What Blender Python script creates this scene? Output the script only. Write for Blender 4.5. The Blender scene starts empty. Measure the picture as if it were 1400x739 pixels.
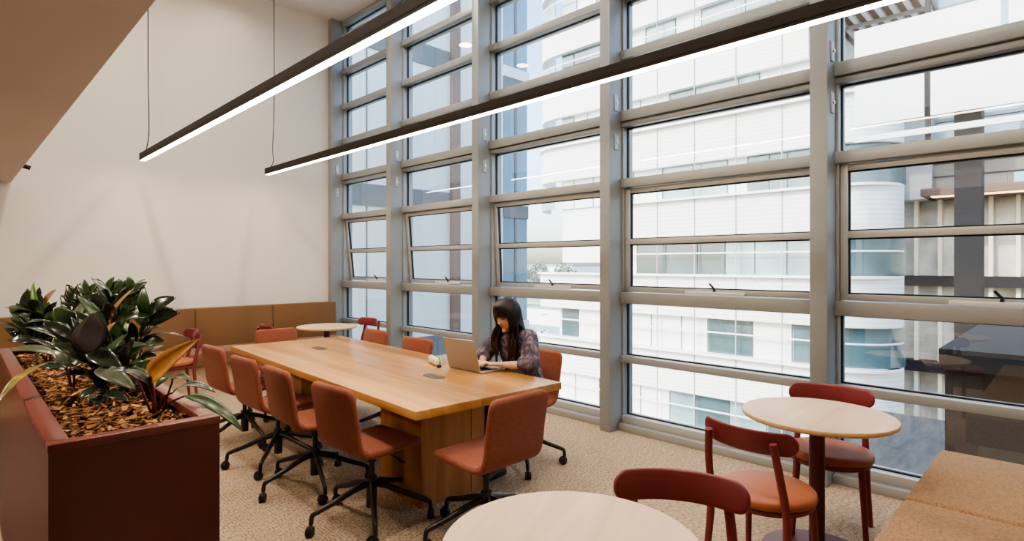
import bpy, bmesh, math, random
from mathutils import Vector, Matrix, Euler, noise as mnoise
random.seed(7)
C = bpy.context.scene.collection
PI = math.pi
R = math.radians

# ------------------------------------------------------------------ helpers
def link(o, parent=None):
    C.objects.link(o)
    if parent is not None:
        o.parent = parent
    return o

def props(o, label=None, cat=None, group=None, kind=None):
    if label: o['label'] = label
    if cat: o['category'] = cat
    if group: o['group'] = group
    if kind: o['kind'] = kind
    return o

def thing(name, label, cat, loc=(0, 0, 0), rz=0.0, group=None):
    o = bpy.data.objects.new(name, None)
    o.empty_display_size = 0.1
    link(o)
    o.location = loc
    o.rotation_euler = (0, 0, rz)
    return props(o, label, cat, group)

class MB:
    """collects shapes into one mesh"""
    def __init__(s):
        s.bm = bmesh.new()
    def _xf(s, vs, M):
        for v in vs: v.co = M @ v.co
    def box(s, lo, hi, bev=0.0, seg=2, M=None):
        lo = Vector(lo); hi = Vector(hi)
        r = bmesh.ops.create_cube(s.bm, size=1.0)
        vs = r['verts']
        c = (lo + hi) / 2; d = hi - lo
        for v in vs: v.co = Vector((v.co.x*d.x, v.co.y*d.y, v.co.z*d.z)) + c
        if bev > 0:
            es = list({e for v in vs for e in v.link_edges})
            r = bmesh.ops.bevel(s.bm, geom=es, offset=bev, segments=seg, profile=0.5, affect='EDGES')
            vs = list({v for f in r['faces'] for v in f.verts} | {v for v in vs if v.is_valid})
        if M is not None: s._xf(vs, M)
        return s
    def loops(s, rings, close=True, cap=True):
        """skin a list of rings (lists of points)"""
        bm = s.bm
        vr = [[bm.verts.new(p) for p in ring] for ring in rings]
        n = len(vr[0])
        for a, b in zip(vr[:-1], vr[1:]):
            rng = range(n) if close else range(n-1)
            for i in rng:
                j = (i+1) % n
                bm.faces.new((a[i], a[j], b[j], b[i]))
        if cap and close:
            try:
                bm.faces.new(list(reversed(vr[0]))); bm.faces.new(vr[-1])
            except ValueError: pass
        return s
    def tube(s, pts, rad, n=12, cap=True, flat=1.0, up=None):
        pts = [Vector(p) for p in pts]
        if not hasattr(rad, '__len__'): rad = [rad]*len(pts)
        rings = []
        prev = None
        for i, p in enumerate(pts):
            t = (pts[min(i+1, len(pts)-1)] - pts[max(i-1, 0)])
            t.normalize()
            if prev is None:
                ref = Vector(up) if up is not None else (Vector((0, 0, 1)) if abs(t.z) < 0.9 else Vector((1, 0, 0)))
                a = t.cross(ref).normalized()
            else:
                a = (prev - t*prev.dot(t)).normalized()
            b = t.cross(a).normalized()
            prev = a
            rings.append([p + a*math.cos(2*PI*k/n)*rad[i] + b*math.sin(2*PI*k/n)*rad[i]*flat for k in range(n)])
        return s.loops(rings, True, cap)
    def lathe(s, prof, n=40, c=(0, 0, 0)):
        c = Vector(c)
        rings = []
        for r, z in prof:
            r = max(r, 0.0004)
            rings.append([c + Vector((r*math.cos(2*PI*k/n), r*math.sin(2*PI*k/n), z)) for k in range(n)])
        return s.loops(rings, True, True)
    def quad(s, a, b, c, d):
        vs = [s.bm.verts.new(p) for p in (a, b, c, d)]
        s.bm.faces.new(vs); return s
    def ribbon(s, path, z0, z1, th):
        """wall that follows a plan polyline, given thickness to the left of the path"""
        P = [Vector((p[0], p[1], 0)) for p in path]
        nrm = []
        for i in range(len(P)):
            t = (P[min(i+1, len(P)-1)] - P[max(i-1, 0)]).normalized()
            nrm.append(Vector((-t.y, t.x, 0)))
        rings = []
        for p, nn in zip(P, nrm):
            q = p + nn*th
            rings.append([(p.x, p.y, z0), (q.x, q.y, z0), (q.x, q.y, z1), (p.x, p.y, z1)])
        return s.loops(rings, True, True)
    def build(s, name, mat, parent=None, smooth=False, sharp=40, recalc=True):
        if recalc: bmesh.ops.recalc_face_normals(s.bm, faces=s.bm.faces[:])
        me = bpy.data.meshes.new(name)
        if smooth:
            for f in s.bm.faces: f.smooth = True
            for e in s.bm.edges:
                if len(e.link_faces) == 2 and e.calc_face_angle(0) > R(sharp): e.smooth = False
        s.bm.to_mesh(me); s.bm.free()
        if mat is not None: me.materials.append(mat)
        o = bpy.data.objects.new(name, me)
        return link(o, parent)

def bx(name, lo, hi, mat, parent=None, bev=0.0, seg=2, smooth=False):
    return MB().box(lo, hi, bev, seg).build(name, mat, parent, smooth=smooth or bev > 0)

def copy_tree(o, parent=None):
    c = o.copy(); C.objects.link(c)
    if parent is not None: c.parent = parent
    for ch in list(o.children): copy_tree(ch, c)
    return c

def bez(pts, n=10):
    """Catmull-Rom through points"""
    P = [Vector(p) for p in pts]
    P = [P[0]*2 - P[1]] + P + [P[-1]*2 - P[-2]]
    out = []
    for i in range(1, len(P)-2):
        for k in range(n):
            t = k/n
            a, b, c, d = P[i-1], P[i], P[i+1], P[i+2]
            out.append(0.5*((2*b) + (c-a)*t + (2*a-5*b+4*c-d)*t*t + (3*b-a-3*c+d)*t*t*t))
    out.append(P[-2].copy())
    return out

# ------------------------------------------------------------------ materials
def newmat(name):
    m = bpy.data.materials.new(name); m.use_nodes = True
    nt = m.node_tree
    b = nt.nodes['Principled BSDF']
    return m, nt, b

def mat(name, col, rough=0.5, metal=0.0, spec=0.5, noise=0.0, nscale=8.0, bump=0.0, bscale=200.0, coat=0.0, sheen=0.0, stretch=(1, 1, 1)):
    m, nt, b = newmat(name)
    c = (col[0], col[1], col[2], 1)
    b.inputs['Base Color'].default_value = c
    b.inputs['Roughness'].default_value = rough
    b.inputs['Metallic'].default_value = metal
    b.inputs['Specular IOR Level'].default_value = spec
    b.inputs['Coat Weight'].default_value = coat
    b.inputs['Sheen Weight'].default_value = sheen
    tc = nt.nodes.new('ShaderNodeTexCoord'); mp = nt.nodes.new('ShaderNodeMapping')
    mp.inputs['Scale'].default_value = stretch
    nt.links.new(tc.outputs['Object'], mp.inputs['Vector'])
    if noise > 0:
        n = nt.nodes.new('ShaderNodeTexNoise'); n.inputs['Scale'].default_value = nscale; n.inputs['Detail'].default_value = 4
        nt.links.new(mp.outputs[0], n.inputs['Vector'])
        r = nt.nodes.new('ShaderNodeValToRGB')
        k0, k1 = 1-noise, 1+noise
        r.color_ramp.elements[0].position = 0.3; r.color_ramp.elements[1].position = 0.7
        r.color_ramp.elements[0].color = tuple(min(1, x*k0) for x in col)+(1,)
        r.color_ramp.elements[1].color = tuple(min(1, x*k1) for x in col)+(1,)
        nt.links.new(n.outputs[0], r.inputs[0]); nt.links.new(r.outputs[0], b.inputs['Base Color'])
    if bump > 0:
        n2 = nt.nodes.new('ShaderNodeTexNoise'); n2.inputs['Scale'].default_value = bscale; n2.inputs['Detail'].default_value = 2
        nt.links.new(mp.outputs[0], n2.inputs['Vector'])
        bp = nt.nodes.new('ShaderNodeBump'); bp.inputs['Strength'].default_value = bump; bp.inputs['Distance'].default_value = 0.01
        nt.links.new(n2.outputs[0], bp.inputs['Height']); nt.links.new(bp.outputs[0], b.inputs['Normal'])
    return m

def emis(name, col, strength):
    m, nt, b = newmat(name)
    b.inputs['Base Color'].default_value = col+(1,)
    b.inputs['Emission Color'].default_value = col+(1,)
    b.inputs['Emission Strength'].default_value = strength
    return m

def wood(name, c0, c1, c2, scale, plank=None, rough=0.4, axis='Y', spec=0.4):
    m, nt, b = newmat(name)
    L = nt.links
    tc = nt.nodes.new('ShaderNodeTexCoord'); mp = nt.nodes.new('ShaderNodeMapping')
    L.new(tc.outputs['Object'], mp.inputs['Vector'])
    st = {'X': (0.08, 1, 1), 'Y': (1, 0.08, 1), 'Z': (1, 1, 0.08)}[axis]
    mp.inputs['Scale'].default_value = st
    n = nt.nodes.new('ShaderNodeTexNoise'); n.inputs['Scale'].default_value = scale; n.inputs['Detail'].default_value = 6; n.inputs['Distortion'].default_value = 0.6
    L.new(mp.outputs[0], n.inputs['Vector'])
    r = nt.nodes.new('ShaderNodeValToRGB')
    r.color_ramp.elements[0].position = 0.28; r.color_ramp.elements[0].color = c0+(1,)
    r.color_ramp.elements[1].position = 0.72; r.color_ramp.elements[1].color = c2+(1,)
    e = r.color_ramp.elements.new(0.5); e.color = c1+(1,)
    L.new(n.outputs[0], r.inputs[0])
    out = r.outputs[0]
    if plank:
        br = nt.nodes.new('ShaderNodeTexBrick')
        br.inputs['Scale'].default_value = 1.0
        br.inputs['Color1'].default_value = (0.72, 0.70, 0.66, 1); br.inputs['Color2'].default_value = (1.12, 1.12, 1.10, 1)
        br.inputs['Mortar'].default_value = (0.75, 0.7, 0.65, 1)
        br.inputs['Mortar Size'].default_value = 0.0006
        br.inputs['Brick Width'].default_value = plank[0]; br.inputs['Row Height'].default_value = plank[1]
        mp2 = nt.nodes.new('ShaderNodeMapping')
        L.new(tc.outputs['Object'], mp2.inputs['Vector'])
        if axis == 'Y': mp2.inputs['Rotation'].default_value = (0, 0, PI/2)
        if axis == 'Z': mp2.inputs['Rotation'].default_value = (0, PI/2, 0)
        L.new(mp2.outputs[0], br.inputs['Vector'])
        mx = nt.nodes.new('ShaderNodeMix'); mx.data_type = 'RGBA'; mx.blend_type = 'MULTIPLY'; mx.inputs[0].default_value = 1
        L.new(out, mx.inputs[6]); L.new(br.outputs[0], mx.inputs[7]); out = mx.outputs[2]
    L.new(out, b.inputs['Base Color'])
    b.inputs['Roughness'].default_value = rough
    b.inputs['Specular IOR Level'].default_value = spec
    return m

def carpet(name, c0, c1, c2):
    m, nt, b = newmat(name); L = nt.links
    tc = nt.nodes.new('ShaderNodeTexCoord')
    mp = nt.nodes.new('ShaderNodeMapping'); mp.inputs['Scale'].default_value = (1.0, 0.45, 1)
    L.new(tc.outputs['Object'], mp.inputs['Vector'])
    v = nt.nodes.new('ShaderNodeTexNoise'); v.inputs['Scale'].default_value = 95; v.inputs['Detail'].default_value = 2
    L.new(mp.outputs[0], v.inputs['Vector'])
    w = nt.nodes.new('ShaderNodeTexWave'); w.wave_type = 'BANDS'; w.bands_direction = 'X'
    w.inputs['Scale'].default_value = 16; w.inputs['Distortion'].default_value = 6; w.inputs['Detail'].default_value = 3; w.inputs['Detail Scale'].default_value = 6
    L.new(tc.outputs['Object'], w.inputs['Vector'])
    n = nt.nodes.new('ShaderNodeTexNoise'); n.inputs['Scale'].default_value = 3.0
    L.new(tc.outputs['Object'], n.inputs['Vector'])
    ma = nt.nodes.new('ShaderNodeMath'); ma.operation = 'MULTIPLY_ADD'; ma.inputs[1].default_value = 0.14
    L.new(w.outputs[0], ma.inputs[0])
    m2 = nt.nodes.new('ShaderNodeMath'); m2.operation = 'MULTIPLY_ADD'; m2.inputs[1].default_value = 0.9; m2.inputs[2].default_value = 0.0
    L.new(v.outputs[0], m2.inputs[0]); L.new(m2.outputs[0], ma.inputs[2])
    r = nt.nodes.new('ShaderNodeValToRGB')
    r.color_ramp.elements[0].position = 0.36; r.color_ramp.elements[0].color = c0+(1,)
    r.color_ramp.elements[1].position = 0.68; r.color_ramp.elements[1].color = c2+(1,)
    e = r.color_ramp.elements.new(0.5); e.color = c1+(1,)
    L.new(ma.outputs[0], r.inputs[0]); L.new(r.outputs[0], b.inputs['Base Color'])
    b.inputs['Roughness'].default_value = 0.95; b.inputs['Specular IOR Level'].default_value = 0.15
    bp = nt.nodes.new('ShaderNodeBump'); bp.inputs['Strength'].default_value = 0.6; bp.inputs['Distance'].default_value = 0.006
    L.new(ma.outputs[0], bp.inputs['Height']); L.new(bp.outputs[0], b.inputs['Normal'])
    return m

def glassmat(name, tint, base=0.07):
    m = bpy.data.materials.new(name); m.use_nodes = True
    nt = m.node_tree; L = nt.links
    for n in list(nt.nodes): nt.nodes.remove(n)
    out = nt.nodes.new('ShaderNodeOutputMaterial')
    tr = nt.nodes.new('ShaderNodeBsdfTransparent'); tr.inputs[0].default_value = tint+(1,)
    gl = nt.nodes.new('ShaderNodeBsdfGlossy'); gl.inputs['Roughness'].default_value = 0.0
    lw = nt.nodes.new('ShaderNodeLayerWeight'); lw.inputs[0].default_value = 0.5
    p = nt.nodes.new('ShaderNodeMath'); p.operation = 'POWER'; p.inputs[1].default_value = 4.0
    L.new(lw.outputs['Facing'], p.inputs[0])
    ma = nt.nodes.new('ShaderNodeMath'); ma.operation = 'MULTIPLY_ADD'; ma.inputs[1].default_value = 0.85; ma.inputs[2].default_value = base
    L.new(p.outputs[0], ma.inputs[0])
    mx = nt.nodes.new('ShaderNodeMixShader')
    L.new(ma.outputs[0], mx.inputs[0]); L.new(tr.outputs[0], mx.inputs[1]); L.new(gl.outputs[0], mx.inputs[2])
    L.new(mx.outputs[0], out.inputs[0])
    return m

M = {}
M['wall'] = mat('painted_plaster', (0.80, 0.765, 0.705), 0.9, spec=0.2, noise=0.015, nscale=2)
M['ceil'] = mat('ceiling_paint', (0.78, 0.77, 0.75), 0.9, spec=0.2)
M['lowceil'] = mat('tan_soffit_paint', (0.66, 0.60, 0.55), 0.85, spec=0.2, noise=0.02, nscale=1.5)
M['carpet'] = carpet('beige_loop_carpet', (0.24, 0.178, 0.118), (0.40, 0.315, 0.225), (0.55, 0.45, 0.335))
M['darkcarpet'] = mat('dark_grey_carpet', (0.10, 0.096, 0.086), 0.95, noise=0.4, nscale=90, bump=0.4)
M['alu'] = mat('grey_anodised_frame', (0.36, 0.38, 0.385), 0.42, metal=0.25, noise=0.02, nscale=3)
M['col'] = mat('grey_steel_column_paint', (0.30, 0.325, 0.335), 0.45, metal=0.15, noise=0.02, nscale=3)
M['sash'] = mat('light_grey_sash', (0.46, 0.47, 0.465), 0.4, metal=0.2)
M['gasket'] = mat('black_rubber_gasket', (0.012, 0.013, 0.015), 0.6)
M['glass'] = glassmat('clear_glazing', (0.90, 0.94, 0.935), 0.15)
M['whiteplastic'] = mat('white_fitting', (0.75, 0.75, 0.73), 0.4)
M['blackmetal'] = mat('black_powder_coat', (0.012, 0.012, 0.013), 0.38, noise=0.1, nscale=20)
M['blackplastic'] = mat('black_plastic', (0.015, 0.015, 0.016), 0.5)
M['steel'] = mat('bright_steel', (0.6, 0.6, 0.6), 0.3, metal=1.0)
M['bronze'] = mat('dark_bronze_profile', (0.026, 0.019, 0.015), 0.6, spec=0.25)
M['led'] = emis('warm_led_diffuser', (1.0, 0.76, 0.50), 27.0)
M['terra'] = mat('terracotta_wool', (0.25, 0.084, 0.053), 0.9, spec=0.2, noise=0.10, nscale=60, bump=0.25, bscale=500, sheen=0.1)
M['terra_leather'] = mat('terracotta_leather', (0.34, 0.112, 0.052), 0.5, spec=0.4, noise=0.05, nscale=20, bump=0.08, bscale=300)
M['maroon'] = mat('maroon_lacquer', (0.185, 0.032, 0.036), 0.38, spec=0.5, noise=0.08, nscale=10)
M['maroon_dark'] = mat('dark_maroon_metal', (0.085, 0.020, 0.020), 0.45)
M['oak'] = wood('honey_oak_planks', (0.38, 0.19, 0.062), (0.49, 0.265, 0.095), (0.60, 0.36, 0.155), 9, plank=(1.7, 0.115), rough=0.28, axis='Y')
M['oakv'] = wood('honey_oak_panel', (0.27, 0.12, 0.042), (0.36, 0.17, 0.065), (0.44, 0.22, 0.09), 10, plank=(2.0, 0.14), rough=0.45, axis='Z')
M['ash'] = wood('pale_ash', (0.60, 0.44, 0.29), (0.68, 0.52, 0.36), (0.73, 0.58, 0.43), 12, rough=0.4, axis='X')
M['ashedge'] = mat('pale_ash_edge', (0.62, 0.42, 0.22), 0.5, noise=0.08, nscale=30)
M['plinth'] = wood('pale_wood_plinth', (0.58, 0.42, 0.26), (0.66, 0.50, 0.33), (0.72, 0.57, 0.4), 10, rough=0.5, axis='X')
M['bench'] = mat('tan_bench_weave', (0.205, 0.112, 0.056), 0.95, spec=0.15, noise=0.10, nscale=120, bump=0.35, bscale=450, sheen=0.2)
M['bench2'] = mat('camel_boucle_weave', (0.345, 0.205, 0.098), 0.95, spec=0.15, noise=0.38, nscale=110, bump=0.7, bscale=220, sheen=0.3)
M['planter'] = mat('oxblood_planter_lacquer', (0.10, 0.022, 0.017), 0.3, spec=0.5, noise=0.05, nscale=5)
M['planter_rim_lit'] = mat('oxblood_rim_skylit', (0.16, 0.042, 0.036), 0.34, spec=0.5, noise=0.05, nscale=5)  # planter lacquer lightened: sky light on the rim is put into the colour
M['leaf_dark'] = mat('dark_rubber_leaf', (0.020, 0.032, 0.021), 0.22, spec=0.6, noise=0.35, nscale=14)
M['leaf_maroon'] = mat('maroon_leaf_underside', (0.014, 0.009, 0.008), 0.6, spec=0.2, noise=0.2, nscale=20)
M['leaf_green'] = mat('mid_green_leaf', (0.035, 0.075, 0.022), 0.3, spec=0.55, noise=0.35, nscale=16)
M['leaf_bright'] = mat('bright_green_leaf', (0.10, 0.23, 0.03), 0.35, noise=0.2, nscale=16)
M['leaf_pale'] = mat('pale_grey_green_leaf', (0.075, 0.095, 0.06), 0.3, spec=0.6, noise=0.35, nscale=25)
M['leaf_brown'] = mat('brown_sheath_leaf', (0.32, 0.17, 0.08), 0.45, noise=0.3, nscale=15)
M['leaf_orange'] = mat('ochre_new_leaf', (0.52, 0.245, 0.06), 0.42, noise=0.3, nscale=12)
M['leaf_yellow'] = mat('yellow_variegated_leaf', (0.22, 0.185, 0.05), 0.35, noise=0.6, nscale=20)
M['stem_red'] = mat('red_stem', (0.10, 0.018, 0.014), 0.45)
M['stem'] = mat('green_brown_stem', (0.06, 0.05, 0.025), 0.6)
M['bark'] = None
M['soil'] = mat('dark_soil', (0.06, 0.032, 0.015), 0.95, noise=0.4, nscale=40, bump=0.5, bscale=60)
M['laptop'] = mat('rose_beige_aluminium', (0.38, 0.345, 0.325), 0.45, metal=0.2)
M['laptop_key'] = mat('black_keys', (0.015, 0.015, 0.017), 0.5)
M['screen'] = mat('dark_screen', (0.02, 0.025, 0.03), 0.15)
M['outlet'] = mat('grey_outlet_cover', (0.10, 0.09, 0.08), 0.5, metal=0.3)
M['skin'] = mat('skin', (0.72, 0.46, 0.34), 0.5, spec=0.35, noise=0.03, nscale=20)
M['lip'] = mat('lips', (0.50, 0.16, 0.13), 0.4)
M['hair'] = mat('black_brown_hair', (0.009, 0.006, 0.006), 0.42, spec=0.45, noise=0.5, nscale=40, stretch=(1, 1, 0.1))
M['hair_tip'] = mat('brown_hair_ends', (0.055, 0.027, 0.016), 0.4, spec=0.5, noise=0.5, nscale=40)
M['eye'] = mat('eye_dark', (0.01, 0.008, 0.007), 0.2)
M['denim'] = mat('black_trousers', (0.014, 0.014, 0.017), 0.85, noise=0.1, nscale=60)
M['shoe'] = mat('black_shoe', (0.015, 0.015, 0.015), 0.45)
M['silver'] = mat('silver', (0.65, 0.62, 0.55), 0.25, metal=1.0)

def bark():
    m, nt, b = newmat('bark_chips'); L = nt.links
    oi = nt.nodes.new('ShaderNodeNewGeometry')
    r = nt.nodes.new('ShaderNodeValToRGB')
    cr = r.color_ramp
    cr.elements[0].position = 0; cr.elements[0].color = (0.10, 0.042, 0.016, 1)
    cr.elements[1].position = 1; cr.elements[1].color = (0.56, 0.36, 0.19, 1)
    e = cr.elements.new(0.45); e.color = (0.27, 0.125, 0.045, 1)
    e = cr.elements.new(0.8); e.color = (0.38, 0.19, 0.075, 1)
    L.new(oi.outputs['Random Per Island'], r.inputs[0]); L.new(r.outputs[0], b.inputs['Base Color'])
    b.inputs['Roughness'].default_value = 0.85
    return m
M['bark'] = bark()

def shirtmat():
    m, nt, b = newmat('grey_purple_tie_dye'); L = nt.links
    tc = nt.nodes.new('ShaderNodeTexCoord')
    n = nt.nodes.new('ShaderNodeTexNoise'); n.inputs['Scale'].default_value = 16; n.inputs['Detail'].default_value = 3; n.inputs['Distortion'].default_value = 1.5
    L.new(tc.outputs['Object'], n.inputs['Vector'])
    r = nt.nodes.new('ShaderNodeValToRGB')
    r.color_ramp.elements[0].position = 0.38; r.color_ramp.elements[0].color = (0.055, 0.050, 0.080, 1)
    r.color_ramp.elements[1].position = 0.68; r.color_ramp.elements[1].color = (0.30, 0.235, 0.27, 1)
    e = r.color_ramp.elements.new(0.52); e.color = (0.115, 0.092, 0.13, 1)
    L.new(n.outputs[0], r.inputs[0]); L.new(r.outputs[0], b.inputs['Base Color'])
    b.inputs['Roughness'].default_value = 0.9
    return m
M['shirt'] = shirtmat()

# exterior
M['x_white'] = mat('white_cladding', (0.80, 0.80, 0.78), 0.6, noise=0.02, nscale=0.4)
M['x_wing'] = mat('pale_blue_panels', (0.87, 0.93, 0.90), 0.5, noise=0.02, nscale=0.5)
M['x_wing2'] = mat('pale_white_panels', (0.92, 0.93, 0.93), 0.5)
M['x_slab'] = mat('dark_grey_slab', (0.17, 0.19, 0.20), 0.6)
M['x_fin'] = mat('brown_metal_fin', (0.22, 0.15, 0.12), 0.5)
M['x_blue'] = mat('blue_glass', (0.20, 0.36, 0.46), 0.1, spec=0.8, noise=0.2, nscale=0.5)
M['x_dglass'] = mat('dark_teal_glass', (0.06, 0.115, 0.13), 0.08, spec=0.8, noise=0.3, nscale=0.7)
M['x_mglass'] = mat('pale_teal_glass', (0.22, 0.33, 0.355), 0.12, spec=0.8, noise=0.2, nscale=0.7)
M['x_blind'] = mat('white_blind', (0.75, 0.77, 0.76), 0.7)
M['x_concrete'] = mat('pale_concrete', (0.36, 0.35, 0.34), 0.8, noise=0.1, nscale=0.8)
M['x_brown'] = mat('brown_soffit', (0.15, 0.095, 0.065), 0.7)
M['x_taupe'] = mat('taupe_cladding', (0.15, 0.135, 0.12), 0.6, noise=0.1, nscale=0.6)
M['x_shop'] = mat('warm_shopfront', (0.60, 0.57, 0.50), 0.3, noise=0.4, nscale=0.9)
M['x_dark'] = mat('dark_cladding', (0.022, 0.022, 0.024), 0.7, spec=0.2)
M['x_cream'] = mat('cream_fin', (0.88, 0.78, 0.60), 0.6)
M['x_deck'] = mat('grey_deck', (0.06, 0.066, 0.072), 0.85, spec=0.1, noise=0.25, nscale=1.2, stretch=(1, 6, 1))
M['x_ground'] = mat('street_ground', (0.40, 0.40, 0.38), 0.9, noise=0.3, nscale=0.15)
M['x_tree'] = mat('hazed_tree_foliage', (0.30, 0.34, 0.28), 0.8, noise=0.3, nscale=2)  # foliage colour paled to stand in for distance haze
M['x_trunk'] = mat('tree_trunk', (0.10, 0.07, 0.05), 0.9)
M['x_darkbrown'] = mat('dark_brown_backing', (0.045, 0.032, 0.026), 0.7, noise=0.15, nscale=1.0)
M['x_lamp'] = emis('warm_soffit_lamp', (1.0, 0.62, 0.3), 4.0)
def ribbed():
    m, nt, b = newmat('ribbed_white_cladding'); L = nt.links
    tc = nt.nodes.new('ShaderNodeTexCoord')
    w = nt.nodes.new('ShaderNodeTexWave'); w.bands_direction = 'Z'; w.inputs['Scale'].default_value = 1.7
    L.new(tc.outputs['Object'], w.inputs['Vector'])
    r = nt.nodes.new('ShaderNodeValToRGB')
    r.color_ramp.elements[0].position = 0.0; r.color_ramp.elements[0].color = (0.60, 0.605, 0.60, 1)
    r.color_ramp.elements[1].position = 0.25; r.color_ramp.elements[1].color = (0.74, 0.745, 0.735, 1)
    L.new(w.outputs[0], r.inputs[0]); L.new(r.outputs[0], b.inputs['Base Color'])
    b.inputs['Roughness'].default_value = 0.6
    return m
M['x_rib'] = ribbed()

#@@ROOM
# ------------------------------------------------------------------ room shell
CEIL = 5.27; LOW = 2.39; BACK = 8.2; COLX = 4.18; GLX = 4.44
def struct(o): o['kind'] = 'structure'; return o
struct(bx('floor', (0.2, -3, -0.2), (4.45, BACK+0.2, 0.0), M['carpet']))
struct(bx('floor_aisle', (-3, -3, -0.2), (0.2, BACK+0.2, 0.0), M['darkcarpet']))
struct(bx('trim_1', (0.188, -3, 0.0), (0.2, 8.2, 0.004), M['steel']))
struct(bx('wall_back', (-3.2, BACK, -0.2), (4.55, BACK+0.2, CEIL+0.2), M['wall']))
struct(bx('wall_front', (-3.2, -3.2, -0.2), (4.55, -3.0, CEIL+0.2), M['wall']))
struct(bx('wall_left', (-3.2, -3.0, -0.2), (-3.0, BACK, CEIL+0.2), M['wall']))
struct(bx('wall_right', (4.36, -3.0, -0.2), (4.55, -0.57, CEIL+0.2), M['wall']))
struct(bx('ceiling', (0.5, -3.0, CEIL), (4.55, BACK, CEIL+0.2), M['ceil']))
struct(bx('ceiling_low', (-3.0, -3.0, LOW), (0.5, BACK, LOW+0.15), M['lowceil']))
struct(bx('wall_bulkhead', (0.38, -3.0, LOW+0.15), (0.5, BACK, CEIL), M['wall']))

# ------------------------------------------------------------------ glazed wall
colY = [1.19, 2.95, 4.71, 6.46, 8.09]
cols = [-0.57] + colY
for i, y in enumerate(cols):
    o = thing('trim_%d' % (i+2), None, None, (0, 0, 0)); struct(o)
    m = MB(); m.box((COLX, y, 0), (4.50, y+0.11, CEIL), 0.004)
    m.build('column', M['col'], o, True)
    if i > 0:
        for z in (2.60, 2.95):
            bx('bracket', (4.245, y-0.012, z-0.07), (4.295, y, z+0.07), M['sash'], o, 0.002)
            MB().tube([(4.27, y-0.022, z), (4.27, y-0.01, z)], 0.011, 8).build('bolt', M['steel'], o, True)

bars = [(0.61, 0.67), (1.147, 1.244), (2.195, 2.277), (2.747, 2.89), (3.36, 3.44), (3.90, 3.975), (4.44, 4.515), (4.97, 5.045)]
def pane(parent, y0, y1, z0, z1, x=GLX):
    p = MB(); p.quad((x, y0, z0), (x, y0, z1), (x, y1, z1), (x, y1, z0))
    g = p.build('glass_pane', M['glass'], parent, recalc=False)
    me = g.data
    if me.polygons[0].normal.x > 0: me.flip_normals()
    k = MB(); t = 0.010
    k.box((x-0.012, y0, z0), (x+0.012, y0+t, z1)); k.box((x-0.012, y1-t, z0), (x+0.012, y1, z1))
    k.box((x-0.012, y0, z0), (x+0.012, y1, z0+t)); k.box((x-0.012, y0, z1-t), (x+0.012, y1, z1))
    k.build('gasket', M['gasket'], g)
    return g

openings = {0: 0.0, 1: 0.0, 2: 0.045, 3: 0.075, 4: 0.095}
for bi in range(5):
    lo = cols[bi] + 0.11; hi = cols[bi+1]
    w = thing('window_%d' % (5-bi), None, None, (0, 0, 0)); struct(w)
    jl, jh = 0.012, 0.018
    bx('jamb', (4.37, lo, 0.0), (4.52, lo+jl, CEIL), M['alu'], w, 0.002)
    bx('jamb', (4.37, hi-jh, 0.0), (4.52, hi, CEIL), M['alu'], w, 0.002)
    bx('sill', (4.30, lo, 0.0), (4.52, hi, 0.06), M['alu'], w, 0.004)
    bx('sill', (4.36, lo, 0.06), (4.52, hi, 0.125), M['sash'], w, 0.003)
    bx('head', (4.35, lo, CEIL-0.08), (4.52, hi, CEIL), M['alu'], w, 0.003)
    for (z0, z1) in bars:
        if z1 - z0 > 0.12:
            bx('transom', (4.335, lo, z0+0.05), (4.52, hi, z1), M['alu'], w, 0.003)
            bx('transom', (4.36, lo, z0), (4.52, hi, z0+0.044), M['alu'], w, 0.003)
        else:
            bx('transom', (4.345, lo, z0), (4.52, hi, z1), M['alu'], w, 0.003)
    edges = [0.125] + [v for b_ in bars for v in b_] + [CEIL-0.08]
    spans = [(edges[k], edges[k+1]) for k in range(0, len(edges), 2)]
    for k, (z0, z1) in enumerate(spans):
        if k == 2: continue
        pane(w, lo+jl, hi-jh, z0, z1)
    # awning sash between the second and third transom, hinged along its top
    z0, z1 = spans[2]
    sa = bpy.data.objects.new('awning_sash', None); link(sa, w)
    y0, y1 = lo+jl+0.004, hi-jh-0.004
    sa.location = (4.395, 0, z1-0.006)
    H = z1 - z0 - 0.012
    sa.rotation_euler = (0, -math.atan2(openings[bi], H), 0)
    fr = MB(); t = 0.045
    fr.box((0, y0, -H), (0.05, y0+t, 0), 0.002); fr.box((0, y1-t, -H), (0.05, y1, 0), 0.002)
    fr.box((0, y0+t, -t), (0.05, y1-t, 0), 0.002); fr.box((0, y0+t, -H), (0.05, y1-t, -H+t), 0.002)
    zm = 1.71 - z1
    fr.box((-0.004, y0+t, zm-0.024), (0.05, y1-t, zm+0.024), 0.002)
    fr.build('sash_frame', M['sash'], sa, True)
    pane(sa, y0+t, y1-t, zm+0.024, -t, 0.03)
    pane(sa, y0+t, y1-t, -H+t, zm-0.024, 0.03)
    yc = (lo+hi)/2 - 0.05
    h = MB(); h.box((-0.028, yc-0.25, -H+0.0), (0.0, yc+0.25, -H+0.028), 0.004)
    h.build('chain_opener', M['whiteplastic'], sa, True)
    h = MB(); h.tube([(-0.015, yc, -H+0.028), (-0.015, yc, -H+0.05), (-0.03, yc+0.035, -H+0.095)], [0.012, 0.010, 0.008], 10)
    h.build('handle', M['blackplastic'], sa, True)

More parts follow.
